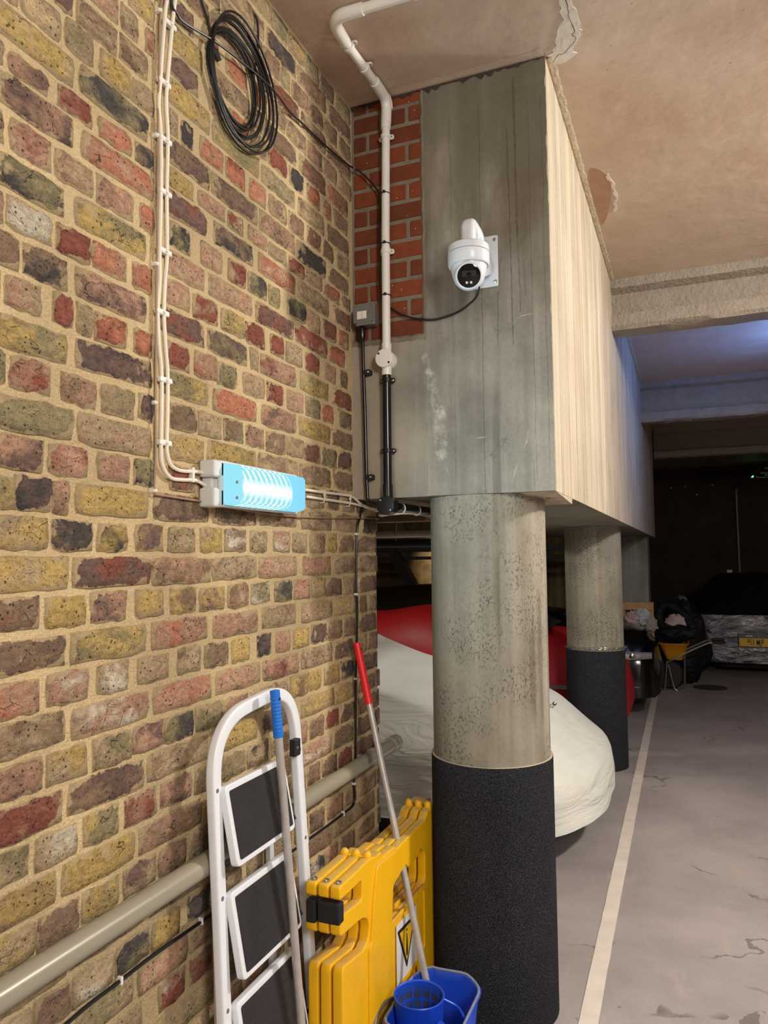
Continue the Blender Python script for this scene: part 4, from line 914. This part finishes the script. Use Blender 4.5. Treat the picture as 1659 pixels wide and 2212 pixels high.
hole2 = corner_round([(2.175, .075+.05), (2.50, .125), (2.50, .215), (2.175, .215)], .02, 4)
YO = .030
def sh_(l): return [(y+YO*(1 if y < 2.1 else .8 if y < 2.6 else 0), z-(.024 if y < 2.15 else .034 if z > .6 else .018) if z > .2 else z) for y, z in l]
outl = sh_(outl); hole = sh_(hole)
def barrier(xf, lab, first=False):
    """xf = x of the face that looks into the aisle"""
    t = thing('folding_barrier', lab, 'barrier', (xf-.015, 2.25, 0), 'yellow folding barriers')
    o = outl
    m0 = poly2d([corner_round(o, .006, 2), hole, hole2], .030, .004, basis((xf-.015, 0, 0), (0, 1, 0), (0, 0, 1)))
    link('panel', m0, M_YEL, t)
    # raised stile near the hinge end and recessed sign panel
    st_ = sh_([(1.985, .100), (2.160, .100), (2.165, .45), (2.180, .58), (2.222, .640), (2.228, .698), (2.120, .698), (2.05, .700), (2.02, .60), (2.005, .50), (1.99, .49)])
    link('stile', poly2d([corner_round(st_, .012, 3)], .010, .003, basis((xf+.002, 0, 0), (0, 1, 0), (0, 0, 1))), M_YEL, t)
    link('edge_frame', poly2d([corner_round([(2.172, .23), (2.515, .23), (2.515, .455), (2.172, .462)], .012, 3), corner_round([(2.186, .244), (2.498, .244), (2.498, .440), (2.186, .447)], .012, 3)], .008, .0015, basis((xf+.001, 0, 0), (0, 1, 0), (0, 0, 1))), M_YEL, t)
    for y in (2.052, 2.600):
        link('knob', lathe([(.012, 0), (.0135, .010), (.0125, .018), (.007, .0245), (.0005, .026)], (xf-.015, y, .682 if y > 2.4 else .702), (0, 0, 1), 18), M_YEL, t, True)
    link('bolt', lathe([(.009, 0), (.009, .002), (.005, .005), (.001, .006)], (xf-.015, 1.860, .7135), (0, 0, 1), 14), M_STEEL, t, True)
    return t
XF = (.250, .2135, .176)
b1 = barrier(XF[0], 'front yellow folding barrier of the stack of three, showing the hazard sheet')
b2 = barrier(XF[1], 'middle yellow folding barrier of the stack of three beside the column')
b3 = barrier(XF[2], 'rear yellow folding barrier of the stack of three, closest to the brick wall')
hinge = link('hinge_block', box(XF[1]-.030, XF[0]+.0005, 1.832, 1.863, .612, .668, .005, 2), M_RUBBER, b1)
link('hinge_block', box(XF[2]-.029, XF[2]+.001, 1.832, 1.858, .606, .668, .005, 2), M_RUBBER, b3)
# hazard sheet stuck on upside down
DS = -.012
sheet = [(2.230, .262+DS), (2.412, .252+DS), (2.416, .436+DS), (2.232, .446+DS)]
M_PAPER = plain('white_laminated_sheet', (224, 222, 226), .35, var=.02)
sh = link('hazard_sheet', poly2d([sheet], .0012, 0, basis((XF[0]+.0042, 0, 0), (0, 1, 0), (0, 0, 1))), M_PAPER, b1)
tri = [(2.238, .424+DS), (2.402, .412+DS), (2.318, .276+DS)]
def inset(tr, k_):
    c = (sum(q[0] for q in tr)/3, sum(q[1] for q in tr)/3); return [(c[0]+(q[0]-c[0])*k_, c[1]+(q[1]-c[1])*k_) for q in tr]
link('triangle_border', poly2d([corner_round(tri, .008, 4)], .0010, 0, basis((XF[0]+.0052, 0, 0), (0, 1, 0), (0, 0, 1))), M_RUBBER, sh)
link('triangle_field', poly2d([corner_round(inset(tri, .76), .004, 3)], .0010, 0, basis((XF[0]+.0058, 0, 0), (0, 1, 0), (0, 0, 1))), plain('sheet_yellow', (226, 178, 30), .4, var=.02), sh)
bar = [(y+.008, z+DS) for y, z in [(2.3065, .386), (2.3135, .386), (2.3185, .330), (2.3160, .318), (2.3100, .314), (2.3045, .318), (2.3020, .330)]]
link('mark', poly2d([corner_round(bar, .002, 2)], .0010, 0, basis((XF[0]+.0064, 0, 0), (0, 1, 0), (0, 0, 1))), M_RUBBER, sh)
link('mark', poly2d([[(2.318+.0052*math.cos(q*PI/8), .385+.0052*math.sin(q*PI/8)) for q in range(16)]], .0010, 0, basis((XF[0]+.0064, 0, 0), (0, 1, 0), (0, 0, 1))), M_RUBBER, sh)

# ------------------------------------------------------------------ mop bucket
bk = thing('mop_bucket', 'blue plastic mop bucket with a round wringer basket at the foot of the column', 'bucket', (.37, 2.2, 0))
def rr_loop(x0, x1, y0, y1, r, z, n=6):
    out = []
    for cx, cy, s in ((x1-r, y1-r, 0), (x0+r, y1-r, 1), (x0+r, y0+r, 2), (x1-r, y0+r, 3)):
        for k_ in range(n+1):
            t = (s+k_/n)*PI/2; out.append(Vector((cx+r*math.cos(t), cy+r*math.sin(t), z)))
    return out
def loft(loops):
    v = [q for l in loops for q in l]; m = len(loops[0]); f = []
    for i in range(len(loops)-1):
        for j in range(m): f.append((i*m+j, i*m+(j+1) % m, (i+1)*m+(j+1) % m, (i+1)*m+j))
    return v, f
B0 = (.288, .512, 1.99, 2.328)
def bl(o_, z, r=.075): return rr_loop(B0[0]+o_, B0[1]-o_, B0[2]+o_, B0[3]-o_, max(.03, r-o_*.4), z)
def wavy(l, a):
    cx_, cy_ = (B0[0]+B0[1])/2, (B0[2]+B0[3])/2
    return [Vector((q.x, q.y, q.z+a*(((q.y-cy_)/.17)**2)+.004*math.sin(q.x*60))) for q in l]
v, f = loft([bl(.030, .002), bl(.028, .004), bl(.012, .16), wavy(bl(.003, .252), .010), wavy(bl(-.004, .256), .010), wavy(bl(-.006, .262), .010), wavy(bl(0, .266), .010), wavy(bl(.006, .262), .010), wavy(bl(.010, .245), .006), bl(.018, .15), bl(.036, .012)])
m = len(bl(0, 0)); f.append(tuple(range(m))[::-1]); f.append(tuple(10*m+i for i in range(m)))
link('body', mesh(v, f), M_BUCK, bk, True)
rimv = wavy(bl(.001, .2665), .010)
link('rim_lip', mesh(*sweep(rimv, circ(.0042, 7), True)), plain('worn_blue_grey', (120, 128, 150), .7), bk, True)
WC = Vector((.366, 2.128, 0))
link('wringer_shell', lathe([(.058, .165), (.070, .240), (.0745, .300), (.0765, .304), (.0745, .307), (.070, .304), (.0685, .285)], WC, (0, 0, 1), 44, False), M_BUCK, bk, True)
ribs = []
def wr(z): return .0685-(.285-z)*.16
for z in (.283, .256, .229, .202): ribs.append(mesh(*sweep([WC+Vector((wr(z)*math.cos(2*PI*q/36), wr(z)*math.sin(2*PI*q/36), z)) for q in range(36)], [(.0032, .0030), (-.0032, .0030), (-.0032, -.0030), (.0032, -.0030)], True, (0, 0, 1))))
for i in range(14):
    a = 2*PI*i/14; ribs.append(tube([WC+Vector((wr(z)*math.cos(a), wr(z)*math.sin(a), z)) for z in (.290, .24, .190)], .0040, 6))
for q in range(3): ribs.append(tube([WC+Vector((.052*math.cos(q*PI/3), .052*math.sin(q*PI/3), .190)), WC-Vector((.052*math.cos(q*PI/3), .052*math.sin(q*PI/3), -.190))], .004, 6))
for rr3 in (.02, .036, .05): ribs.append(mesh(*sweep([WC+Vector((rr3*math.cos(2*PI*q/24), rr3*math.sin(2*PI*q/24), .190)) for q in range(24)], circ(.0028, 6), True)))
link('wringer_basket', join(ribs), M_BUCK, bk)
link('basket_wall', lathe([(.0665, .29), (.054, .188)], WC, (0, 0, 1), 40, False), plain('dark_blue_grey', (40, 52, 84), .8), bk, True)
link('wringer_bracket', poly2d([corner_round([(.43, 2.03), (.50, 2.00), (.505, 2.06), (.44, 2.10)], .01)], .006, .001, Matrix.Translation((0, 0, .262))), M_BUCK, bk)
link('strut', tube([(.425, 2.165, .285), (.468, 2.18, .262), (.500, 2.14, .262)], .004, 8, 4), M_BUCK, bk, True)
link('carry_handle', tube([(.286, 2.19, .252), (.262, 2.13, .262), (.258, 2.06, .255), (.275, 2.01, .24), (.33, 1.975, .225), (.40, 1.968, .215)], .0052, 10, 6), M_GREYB, bk, True)
link('bail_lug', box(.276, .292, 2.16, 2.205, .225, .266, .004, 2), M_BUCK, bk)

# ------------------------------------------------------------------ covered cars
def car_shape(name, lab, st, yc, mat, group=None, wr=.0, hemz=None, seed=0, nx=60, ny=44):
    """st: stations (x, half width, top z, hem z, squareness); drapes a skin from hem over the top to the far hem"""
    def interp(x):
        for a, b in zip(st, st[1:]):
            if a[0] <= x <= b[0]:
                t = (x-a[0])/(b[0]-a[0]); t2 = t*t*(3-2*t); return [a[i]*(1-t2)+b[i]*t2 for i in range(len(a))]
        return list(st[-1])
    v = []; f = []; x0, x1 = st[0][0], st[-1][0]
    for i in range(nx+1):
        t = i/nx; x = x0+(x1-x0)*(1-(1-t)**1.7); q = interp(x); hw, zt_, zh, sq = q[1], q[2], q[3], q[4]
        for j in range(ny+1):
            a = PI*j/ny; ca, sa = math.cos(a), math.sin(a)
            e = 2/sq; y = -hw*math.copysign(abs(ca)**e, ca); z_ = zh+(zt_-zh)*abs(sa)**(e*.9)
            y *= (1+.03*(1-abs(sa)))
            p = Vector((x, yc+y, z_))
            if wr:
                low = max(0, 1-(z_-zh)/(zt_-zh+.001)); s = noise.noise(Vector((x*2.3+seed, j*.18, 0)))*.5+noise.noise(Vector((x*6+seed, z_*3, y*3)))*.35
                p += Vector((.4*s*wr, -math.copysign(1, ca)*s*wr*low*1.5*-1, s*wr*.35))
            v.append(p)
    for i in range(nx):
        for j in range(ny): a = i*(ny+1)+j; f.append((a, a+1, a+ny+2, a+ny+1))
    f.append(tuple(nx*(ny+1)+j for j in range(ny+1))[::-1])
    return link(name, mesh(v, f), mat, lab, True)
def wheel(parent, x, y, r=.31, wd=.2, rim=False):
    o = link('tyre', lathe([(r*.62, 0), (r*.92, 0), (r, .02), (r, wd-.02), (r*.92, wd), (r*.62, wd)], (x, y, r), (0, 1, 0), 36), M_RUBBER, parent, True)
    if rim: link('wheel_rim', lathe([(r*.62, .01), (r*.55, .03), (.05, .02), (.001, .015)], (x, y, r), (0, 1, 0), 24), M_GREYB, o, True)
M_COVW = m_fabric('white_car_cover', (220, 221, 213), .6, .035, (1.1, 1.1, 5))
cA = thing('covered_car', 'low sports car under a fitted off-white cover behind the nearest column', 'car', (-.8, 4.55, 0), 'parked cars')
STA = [(-3.5, .60, .75, .20, 3.0), (-3.1, .80, .95, .18, 2.8), (-2.3, .84, 1.20, .18, 2.5), (-1.5, .85, 1.22, .18, 2.5), (-1.0, .86, 1.08, .19, 2.6), (-.45, .86, .925, .20, 2.7), (.0, .84, .830, .21, 2.8), (.26, .79, .745, .21, 2.8), (.44, .70, .640, .21, 2.8), (.56, .60, .555, .22, 2.7), (.64, .49, .47, .23, 2.6), (.675, .36, .38, .25, 2.6)]
STA_old = [(-3.5, .60, .75, .20, 3.0), (-3.1, .80, .95, .18, 2.8), (-2.3, .84, 1.20, .18, 2.5), (-1.5, .85, 1.22, .18, 2.5), (-1.0, .86, 1.10, .19, 2.6), (-.45, .87, .945, .20, 2.7), (.0, .88, .860, .21, 2.8), (.30, .86, .790, .21, 2.9), (.50, .79, .675, .21, 3.0), (.62, .69, .575, .22, 3.0), (.69, .56, .49, .23, 2.9), (.725, .40, .40, .25, 2.6)]
NZ = [(.19, .687, .84), (.25, .684, .84), (.31, .677, .84), (.38, .668, .84), (.44, .643, .84), (.50, .565, .84), (.56, .494, .83), (.61, .443, .80), (.66, .389, .76), (.71, .305, .72), (.76, .111, .68), (.80, -.052, .65), (.85, -.302, .61), (.90, -.502, .58), (.95, -.627, .54), (1.0, -.751, .50), (1.05, -.881, .50), (1.10, -1.0, .50), (1.16, -1.2, .48), (1.22, -1.45, .42), (1.27, -1.8, .30)]
def lerp_nz(z_):
    for a, b in zip(NZ, NZ[1:]):
        if z_ <= b[0]:
            t = max(0, (z_-a[0])/(b[0]-a[0])); return a[1]+(b[1]-a[1])*t, a[2]+(b[2]-a[2])*t
    return NZ[-1][1:]
lv = []; YC = 4.60; nlev = 64
for i in range(nlev+1):
    z_ = .19+1.08*i/nlev; q = [lerp_nz(z_+d_) for d_ in (-.012, 0, .012)]; xn = sum(a for a, b in q)/3; hw = sum(b for a, b in q)/3
    lp = []
    for t in range(61):
        th = -PI/2+PI*t/60; lp.append(Vector((xn-.42+.42*abs(math.cos(th))**(2/2.4), YC+hw*math.copysign(abs(math.sin(th))**(2/2.4), math.sin(th)), z_)))
    xb = -3.5+max(0, z_-.7)*1.4
    lp += [Vector((xb+.3, YC+hw, z_)), Vector((xb, YC+hw*.6, z_)), Vector((xb, YC-hw*.6, z_)), Vector((xb+.3, YC-hw, z_))]
    lv.append((lp, z_))
# resample every loop to the same count by arc length from the nose centre
def resample(lp, n):
    P = lp+[lp[0]]; L_ = [0]
    for a_, b_ in zip(P, P[1:]): L_.append(L_[-1]+(b_-a_).length)
    out = []; k_ = 0
    for i in range(n):
        t = L_[-1]*i/n
        while L_[k_+1] < t: k_ += 1
        out.append(P[k_].lerp(P[k_+1], (t-L_[k_])/max(1e-9, L_[k_+1]-L_[k_])))
    return out
loops_ = []
for lp, z_ in lv:
    r_ = resample(lp, 220); o2 = []
    for q in r_:
        low = max(0, min(1, (.70-z_)/.45)); n1 = noise.noise(Vector((q.x*1.6, q.y*1.6, z_*6.5)))+.5*noise.noise(Vector((q.x*4, q.y*4, z_*9+3)))
        n2 = noise.noise(Vector((q.x*6, q.y*6, z_*1.2+9)))
        d = Vector((q.x+1.2, (q.y-YC)*1.6, 0)).normalized()
        hem = noise.noise(Vector((q.x*2.5, q.y*2.5, 4)))*.03*max(0, (.33-z_)/.16)
        o2.append(q+d*(n1*.020*low+n2*.008*low)+Vector((0, 0, .004*noise.noise(Vector((q.x*3, q.y*3, 1)))+hem)))
    loops_.append(o2)
v, f = loft(loops_); f.append(tuple(nlev*220+i for i in range(220)))
link('car_cover', mesh(v, f), M_COVW, cA, True)
link('underbody', box(-3.2, .38, 3.95, 5.25, .10, .32, .04), M_DARK, cA)
for x in (-.30, -2.6):
    for y in (3.86, 5.15): wheel(cA, x, y, .30)
# printed letters on the cover beside the column: only the end of a U shows
tm = basis(Vector((.366, 4.56, .703)), (1, .15, -.62), (0, 1, .0)) @ Matrix.Diagonal((.42, 1, 1, 1))
link('printed_letters', text_mesh('U', .085, .006, tm, .002), M_RUBBER, cA)
M_REDC = plain('red_car_body', (164, 8, 20), .5, var=.05, scale=3)
cB = thing('covered_car', 'red car parked between the white-covered car and the black car', 'car', (-.8, 6.95, 0), 'parked cars')
STB = [(-4.2, 0.46, .8, .2, 3), (-3.8, 0.61, .95, .2, 2.8), (-2.3, 0.63, 1.02, .2, 2.6), (-1.75, 0.63, 1.06, .2, 2.6), (-1.2, 0.63, 1.13, .2, 2.6), (-.7, 0.63, 1.08, .2, 2.6), (-.1, 0.63, .95, .2, 3.0), (.25, 0.62, .91, .2, 3.2), (.48, 0.57, .80, .2, 3.0), (.60, 0.48, .66, .2, 2.8), (.64, 0.35, .52, .26, 2.6)]
car_shape('car_body', cB, STB, 6.88, M_REDC, nx=70, ny=40)
v_ = [(-1.0, 6.45, 1.04), (-.02, 6.50, .955), (-1.0, 7.4, 1.04), (-.02, 7.35, .955), (-.95, 6.6, 1.24), (-.30, 6.62, 1.10), (-.95, 7.2, 1.24), (-.30, 7.2, 1.10)]
link('windscreen', mesh(v_, [(0, 1, 5, 4), (1, 3, 7, 5), (2, 6, 7, 3), (4, 5, 7, 6), (0, 4, 6, 2)]), M_CAMG, cB)
link('sill_trim', box(-1.6, .44, 6.22, 6.25, .50, .53, .004), M_STEEL, cB)
for x in (-.35, -2.9):
    for y in (6.30, 7.24): wheel(cB, x, y, rim=True)
cC = thing('black_car', 'glossy black car with a clear headlight beyond the second column', 'car', (-.8, 8.3, 0), 'parked cars')
M_BLKC = plain('black_car_paint', (7, 7, 9), .16, var=0)
STC = [(-4.2, .5, .9, .2, 3), (-3.6, .66, 1.15, .2, 2.8), (-2.4, .66, 1.24, .2, 2.6), (-1.5, .66, 1.29, .2, 2.6), (-.9, .67, 1.22, .2, 2.6), (-.25, .68, 1.02, .2, 2.8), (.1, .68, .92, .2, 3.0), (.50, .67, .865, .2, 3.2), (.68, .63, .82, .2, 3.0), (.79, .54, .70, .2, 2.8), (.84, .42, .52, .22, 2.6), (.85, .34, .42, .25, 2.6)]
car_shape('car_body', cC, STC, 8.30, M_BLKC, nx=70, ny=40)
hv, hf = [], []
for i in range(9):
    t = i/8; xx = .42+.36*t; yy = 7.62+.13*t**2.2; 
    for zz, dy in ((.655-.02*t, .03), (.635-.01*t, .004), (.585+.01*t, .0), (.560+.015*t, .01)): hv.append((xx, yy+dy-.012, zz))
    if i:
        a = 4*(i-1)
        for q in range(3): hf.append((a+q, a+q+1, a+q+5, a+q+4))
hl = link('headlight', mesh(hv, hf), plain('headlight_glass', (176, 178, 180), .12, .6, var=.3, scale=40), cC, True)
for x in (.47, .60): link('headlight_lens', lathe([(.030, 0), (.028, .008), (.012, .016), (.001, .018)], (x, 7.632+.13*((x-.42)/.36)**2.2-.02, .608), (.2, -1, 0), 18), M_STEEL, hl, True)
link('fog_trim', box(.52, .66, 7.640, 7.650, .300, .312, .002), M_GREYB, cC)
for x in (-.2, -2.9):
    for y in (7.62, 8.74): wheel(cC, x, y)
# silver and black covered car across the end
cD = thing('covered_car', 'car under a silver and black cover with a yellow number plate, at the far end', 'car', (2.15, 13, 0), 'parked cars')
M_SILV = None
k = NT('silver_cover'); h = k.noise(1.0, 4, .5, (2.6, 2.6, 6.5), 1.6); c = k.mul(lin((196, 194, 202)), k.ramp(h, .35, .65, .45, 1.3)); k.bump(h, .22); M_SILV = k.fin(c, .34, .3, .5)  # light and shade of the folds painted in: fold noise also scales the colour
M_BCOV = m_fabric('black_cover', (24, 24, 28), .55, .05)
def ring(x0, x1, y0, y1, z, r=.16): return rr_loop(x0, x1, y0, y1, r, z, 8)
def crumple(l, a, sd): return [q+Vector((noise.noise(q*3.1+Vector((sd, 0, 0)))*a, noise.noise(q*3.4+Vector((0, sd, 0)))*a, noise.noise(q*2.2)*a*.3)) for q in l]
low = [ring(1.36, 3.02, 10.72, 14.8, .17), ring(1.33, 3.05, 10.66, 14.85, .26), ring(1.30, 3.08, 10.60, 14.9, .42), ring(1.29, 3.09, 10.60, 14.9, .55), ring(1.27, 3.11, 10.66, 14.9, .68), ring(1.26, 3.12, 10.74, 14.9, .79, .12)]
v, f = loft([crumple(l, .03, i*.7) for i, l in enumerate(low)])
link('lower_cover', mesh(v, f), M_SILV, cD, True)
top = [ring(1.265, 3.115, 10.76, 14.9, .785, .12), ring(1.30, 3.08, 10.86, 14.8, .84), ring(1.34, 3.04, 11.2, 14.6, .93), ring(1.42, 2.96, 11.7, 14.3, 1.10), ring(1.52, 2.86, 12.0, 14.0, 1.22), ring(1.62, 2.76, 12.2, 13.8, 1.27)]
v, f = loft([crumple(l, .03, i) for i, l in enumerate(top)]); m = len(top[0]); f.append(tuple(5*m+i for i in range(m)))
link('upper_cover', mesh(v, f), M_BCOV, cD, True)
link('underbody', box(1.5, 2.9, 10.95, 14.6, .08, .3), M_DARK, cD)
for x in (1.42, 2.80): wheel(cD, x+.1, 11.4, .3); wheel(cD, x+.1, 13.9, .3)
pl_ = link('plate_window', poly2d([corner_round([(1.70, .40), (2.30, .40), (2.30, .568), (1.70, .568)], .012)], .012, .003, basis((0, 10.565, 0), (1, 0, 0), (0, 0, 1))), plain('clear_plastic', (84, 84, 80), .25), cD)
link('number_plate', poly2d([corner_round([(1.708, .408), (2.226, .408), (2.226, .512), (1.708, .512)], .008)], .006, .001, basis((0, 10.556, 0), (1, 0, 0), (0, 0, 1))), plain('plate_yellow', (226, 176, 24), .4, var=.02), cD)
link('plate_text', text_mesh('911 MJP', .112, .002, basis(Vector((1.895, 10.552, .458)), (1, 0, 0), (0, 0, 1)) @ Matrix.Diagonal((.50, 1, 1, 1)), .0012), M_RUBBER, cD)
link('plate_glint', box(1.78, 1.86, 10.552, 10.558, .535, .545, .002), M_STEEL, cD)
# ------------------------------------------------------------------ wheelbarrow, sacks, pallet
wb = thing('wheelbarrow', 'yellow wheelbarrow on tube legs piled with a black sack in the dark', 'wheelbarrow', (.94, 9.45, 0))
def brl(x0, x1, y0, y1, z, r): return rr_loop(x0, x1, y0, y1, r, z, 5)
v, f = loft([brl(.86, 1.04, 9.38, 9.62, .355, .05), brl(.79, 1.10, 9.24, 9.78, .545, .06), brl(.775, 1.115, 9.225, 9.795, .552, .06), brl(.79, 1.10, 9.24, 9.78, .560, .06), brl(.80, 1.09, 9.25, 9.77, .545, .06), brl(.87, 1.03, 9.39, 9.61, .365, .05)])
m = len(brl(0, 1, 0, 1, 0, .1)); f += [tuple(range(m))[::-1], tuple(5*m+i for i in range(m))]
link('tub', mesh(v, f), plain('barrow_yellow', (232, 160, 16), .4, var=.05), wb, True)
for yy in (9.34, 9.66):
    link('frame_rail', tube([(.86, 9.5, .30), (.89, yy, .34), (1.10, yy, .46), (1.30, yy, .56), (1.36, yy, .575)], .012, 8, 5), M_GREYB, wb, True)
    link('grip', tube([(1.36, yy, .575), (1.50, yy, .58)], .017, 10), M_RUBBER, wb, True)
    link('leg', tube([(.865, yy, .345), (.835, yy, .04), (.835, yy, .012)], .010, 8), M_STEEL, wb, True)
    link('leg', tube([(.88, yy, .30), (.94, yy, .03), (1.02, yy, .015), (1.05, yy, .05), (1.06, yy, .42)], .010, 8, 5), M_STEEL, wb, True)
link('wheel', lathe([(.08, 0), (.15, 0), (.17, .02), (.17, .05), (.15, .07), (.08, .07)], (.885, 9.465, .17), (0, 1, 0), 24), M_RUBBER, wb, True)
def blob(c, s, n1=28, n2=18, amp=.18, fr=3, seed=0):
    v = []; f = []
    for i in range(n2+1):
        th = PI*i/n2
        for j in range(n1):
            ph = 2*PI*j/n1; d = Vector((math.sin(th)*math.cos(ph), math.sin(th)*math.sin(ph), math.cos(th)))
            r = 1+amp*noise.fractal(d*fr+Vector((seed, 0, 0)), 1, 2, 3); v.append(Vector((c[0]+d.x*s[0]*r, c[1]+d.y*s[1]*r, c[2]+d.z*s[2]*r)))
    for i in range(n2):
        for j in range(n1): f.append((i*n1+j, (i+1)*n1+j, (i+1)*n1+(j+1) % n1, i*n1+(j+1) % n1))
    return mesh(v, f)
sk = thing('rubble_sack', 'black sack lying open on the yellow wheelbarrow with pale rubble inside', 'sack', (.96, 9.5, .56))
M_SACK = m_fabric('black_sack', (20, 20, 22), .6, .06)
link('sack_body', blob((.94, 9.52, .66), (.25, .26, .115), amp=.25, seed=2), M_SACK, sk, True)
link('sack_rim', mesh(*sweep(catmull([(.82, 9.42, .74), (.79, 9.50, .90), (.87, 9.56, .985), (1.0, 9.54, .93), (1.13, 9.46, .80), (1.16, 9.38, .68), (1.06, 9.36, .67), (.92, 9.37, .69)], 5, True), [(a*1.0, b) for a, b in circ(.055, 10)], True)), M_SACK, sk, True)
link('rubble', blob((.98, 9.46, .775), (.12, .05, .10), amp=.25, fr=5, seed=9), plain('pale_rubble', (196, 176, 168), .9, var=.2, bump=.01), sk, True)
for i, (x, z, s) in enumerate(((.80, 1.02, .05), (1.03, 1.05, .07))):
    tag(link('plastic_bag', blob((x+.0, 9.95+.2*i, z-.04), (s, s, s*.8), amp=.4, fr=3, seed=20+i), m_fabric('grey_bag%d' % i, (110, 112, 110) if i else (30, 30, 32), .4, .05), None, True),
        ('crumpled grey plastic bag on top of the dark heap behind the wheelbarrow' if i else 'small black plastic bag behind the open sack on the wheelbarrow'), 'bag')
tag(link('dark_heap', blob((1.02, 10.05, .46), (.32, .25, .55), amp=.2, fr=2, seed=5), M_SACK, None, True), 'dark heap of sheeting standing behind the wheelbarrow', 'heap')
pt = thing('wooden_pallet', 'wooden pallet standing on edge against the square concrete pier', 'pallet', (.57, 9.1, 0))
for x in (.405, .560, .715):
    link('stringer', box(x-.034, x+.034, 9.06, 9.155, .03, 1.045, .003, 1), M_WOOD, pt)
for z in (1.00, .74, .48, .22, .06): link('board', box(.372, .750, 9.040, 9.059, z-.045, z+.045, .003, 1), M_WOOD, pt)
for i, (x, z, s, c) in enumerate(((.52, .86, .075, (190, 160, 158)), (.62, .88, .085, (176, 178, 184)), (.72, .80, .07, (150, 140, 128)))):
    tag(link('plastic_bag', blob((x, 8.995, z), (s, s*.4, s*1.05), amp=.45, fr=3, seed=30+i), m_fabric('clear_bag%d' % i, c, .35, .06), None, True),
        ('pinkish crumpled plastic bag left of the other two above the black bonnet', 'pale grey crumpled plastic bag in the middle above the black bonnet', 'tan crumpled plastic bag beside the right edge of the pallet')[i], 'bag', 'plastic bags before the pallet')
# ------------------------------------------------------------------ bay behind the brick wall
struct(link('ceiling_bay', boxes([(-7, -.301, 2.71, 4.0, ZB+.0, ZB+.35), (-.3, .0, 2.71, 3.9, ZB-.0006, ZB+.01), (-7, .0, 3.30, 3.42, ZB-.045, ZB+.02)]), m_concrete('bay_soffit', (140, 118, 92), (110, 92, 72), (160, 140, 112))))
struct(link('wall_bay_rear', box(-7, -.12, 10.4, 10.6, 0, 2.6), m_concrete('bay_rear_concrete', (120, 100, 68), (70, 56, 40), (150, 130, 94))))
tag(link('overhead_pipe', lathe([(.0185, 0), (.0185, 6.6)], (-6.4, 3.6, 1.7175), (1, 0, 0), 20), plain('grey_overhead_pipe', (190, 180, 168), .4, var=.04), None, True), 'grey pipe running level under the soffit behind the brick wall end', 'pipe', 'pipes in the bay')
tag(link('overhead_pipe', lathe([(.022, 0), (.022, 6.6)], (-6.4, 3.66, 1.672), (1, 0, 0), 20), M_RUBBER, None, True), 'black pipe directly beneath the grey pipe behind the brick wall end', 'pipe', 'pipes in the bay')
hg = link('hanger_wire', join([tube([(-.255, 3.58, 1.815), (-.262, 3.578, 1.742), (-.263, 3.578, 1.682)], .0016, 6), box(-.267, -.259, 3.574, 3.580, 1.715, 1.735, .001, 1)]), M_STEEL, None)
tag(hg, 'thin wire hanger dropping over the grey pipe behind the brick wall end', 'hanger')
fr = thing('steel_brace', 'black steel frame with a slanting brace in the dark bay behind the column', 'frame', (-1.3, 7.9, 0))
link('top_rail', box(-4.5, .05, 8.98, 9.04, 1.66, 1.73, .004, 1), M_RUBBER, fr)
link('top_rail', box(-4.5, .05, 9.05, 9.10, 1.56, 1.60, .004, 1), M_RUBBER, fr)
link('slanting_brace', tube([(-2.47, 9.0, 1.74), (-2.19, 9.0, 1.25), (-2.05, 9.0, 1.0)], .085, 4), M_RUBBER, fr)
# ------------------------------------------------------------------ fittings on the dark far wall
FW = 15.98
tag(link('wall_conduit', tube([(2.05, FW-.03, 1.0), (2.04, FW-.03, 2.86), (2.16, FW-.5, 2.98), (2.55, FW-3.2, 3.18)], .03, 10), M_GREYB, None, True), 'grey conduit climbing the dark far wall above the silver-covered car', 'conduit')
tag(link('wall_socket', box(1.82, 1.92, FW-.03, FW+.005, 1.19, 1.28, .008), M_WPVC), 'small white socket on the dark far wall above the silver-covered car', 'socket')
def m_glow(name, c, s):
    k = NT(name); e = k.n('ShaderNodeEmission', {0: c+(1,), 1: s}); k.t.links.new(e.outputs[0], k.out.inputs[0]); return k.m
gr_ = thing('charger_light', 'tiny green indicator light on the pipe tray at the far wall', 'light', (2.30, 15.5, 3.05))
link('case', box(2.26, 2.34, 15.47, 15.55, 3.00, 3.10, .01), M_GREYB, gr_); link('indicator', lathe([(.02, 0), (.018, .01), (.001, .016)], (2.30, 15.468, 3.05), (0, -1, 0), 12), m_glow('green_glow', (.1, 1, .4), 5), gr_)
tr = thing('pipe_tray', 'grey pipe tray hanging under the ceiling at the far right', 'tray', (3, 14, 3.05))
for y in (12.8, 13.6, 14.4, 15.2): link('rung', box(2.35, 4.6, y, y+.05, 2.98, 3.02, .004, 1), M_GREYB, tr)
for x in (2.5, 3.4): link('side_rail', box(x, x+.04, 12.6, 15.9, 3.0, 3.05, .004, 1), M_GREYB, tr)
for i, (x, z) in enumerate(((.86, 2.93), (1.12, 2.95), (1.33, 2.78), (1.62, 2.96))):
    tag(link('wall_stud', lathe([(.018, 0), (.018, .02), (.008, .03)], (x, FW, z), (0, -1, 0), 10), M_LED, None, True), ['leftmost small pale stud high on the dark far wall', 'second small pale stud from the left high on the dark far wall', 'lower one of the small pale studs high on the dark far wall', 'rightmost small pale stud high on the dark far wall'][i], 'stud', 'studs on the far wall')
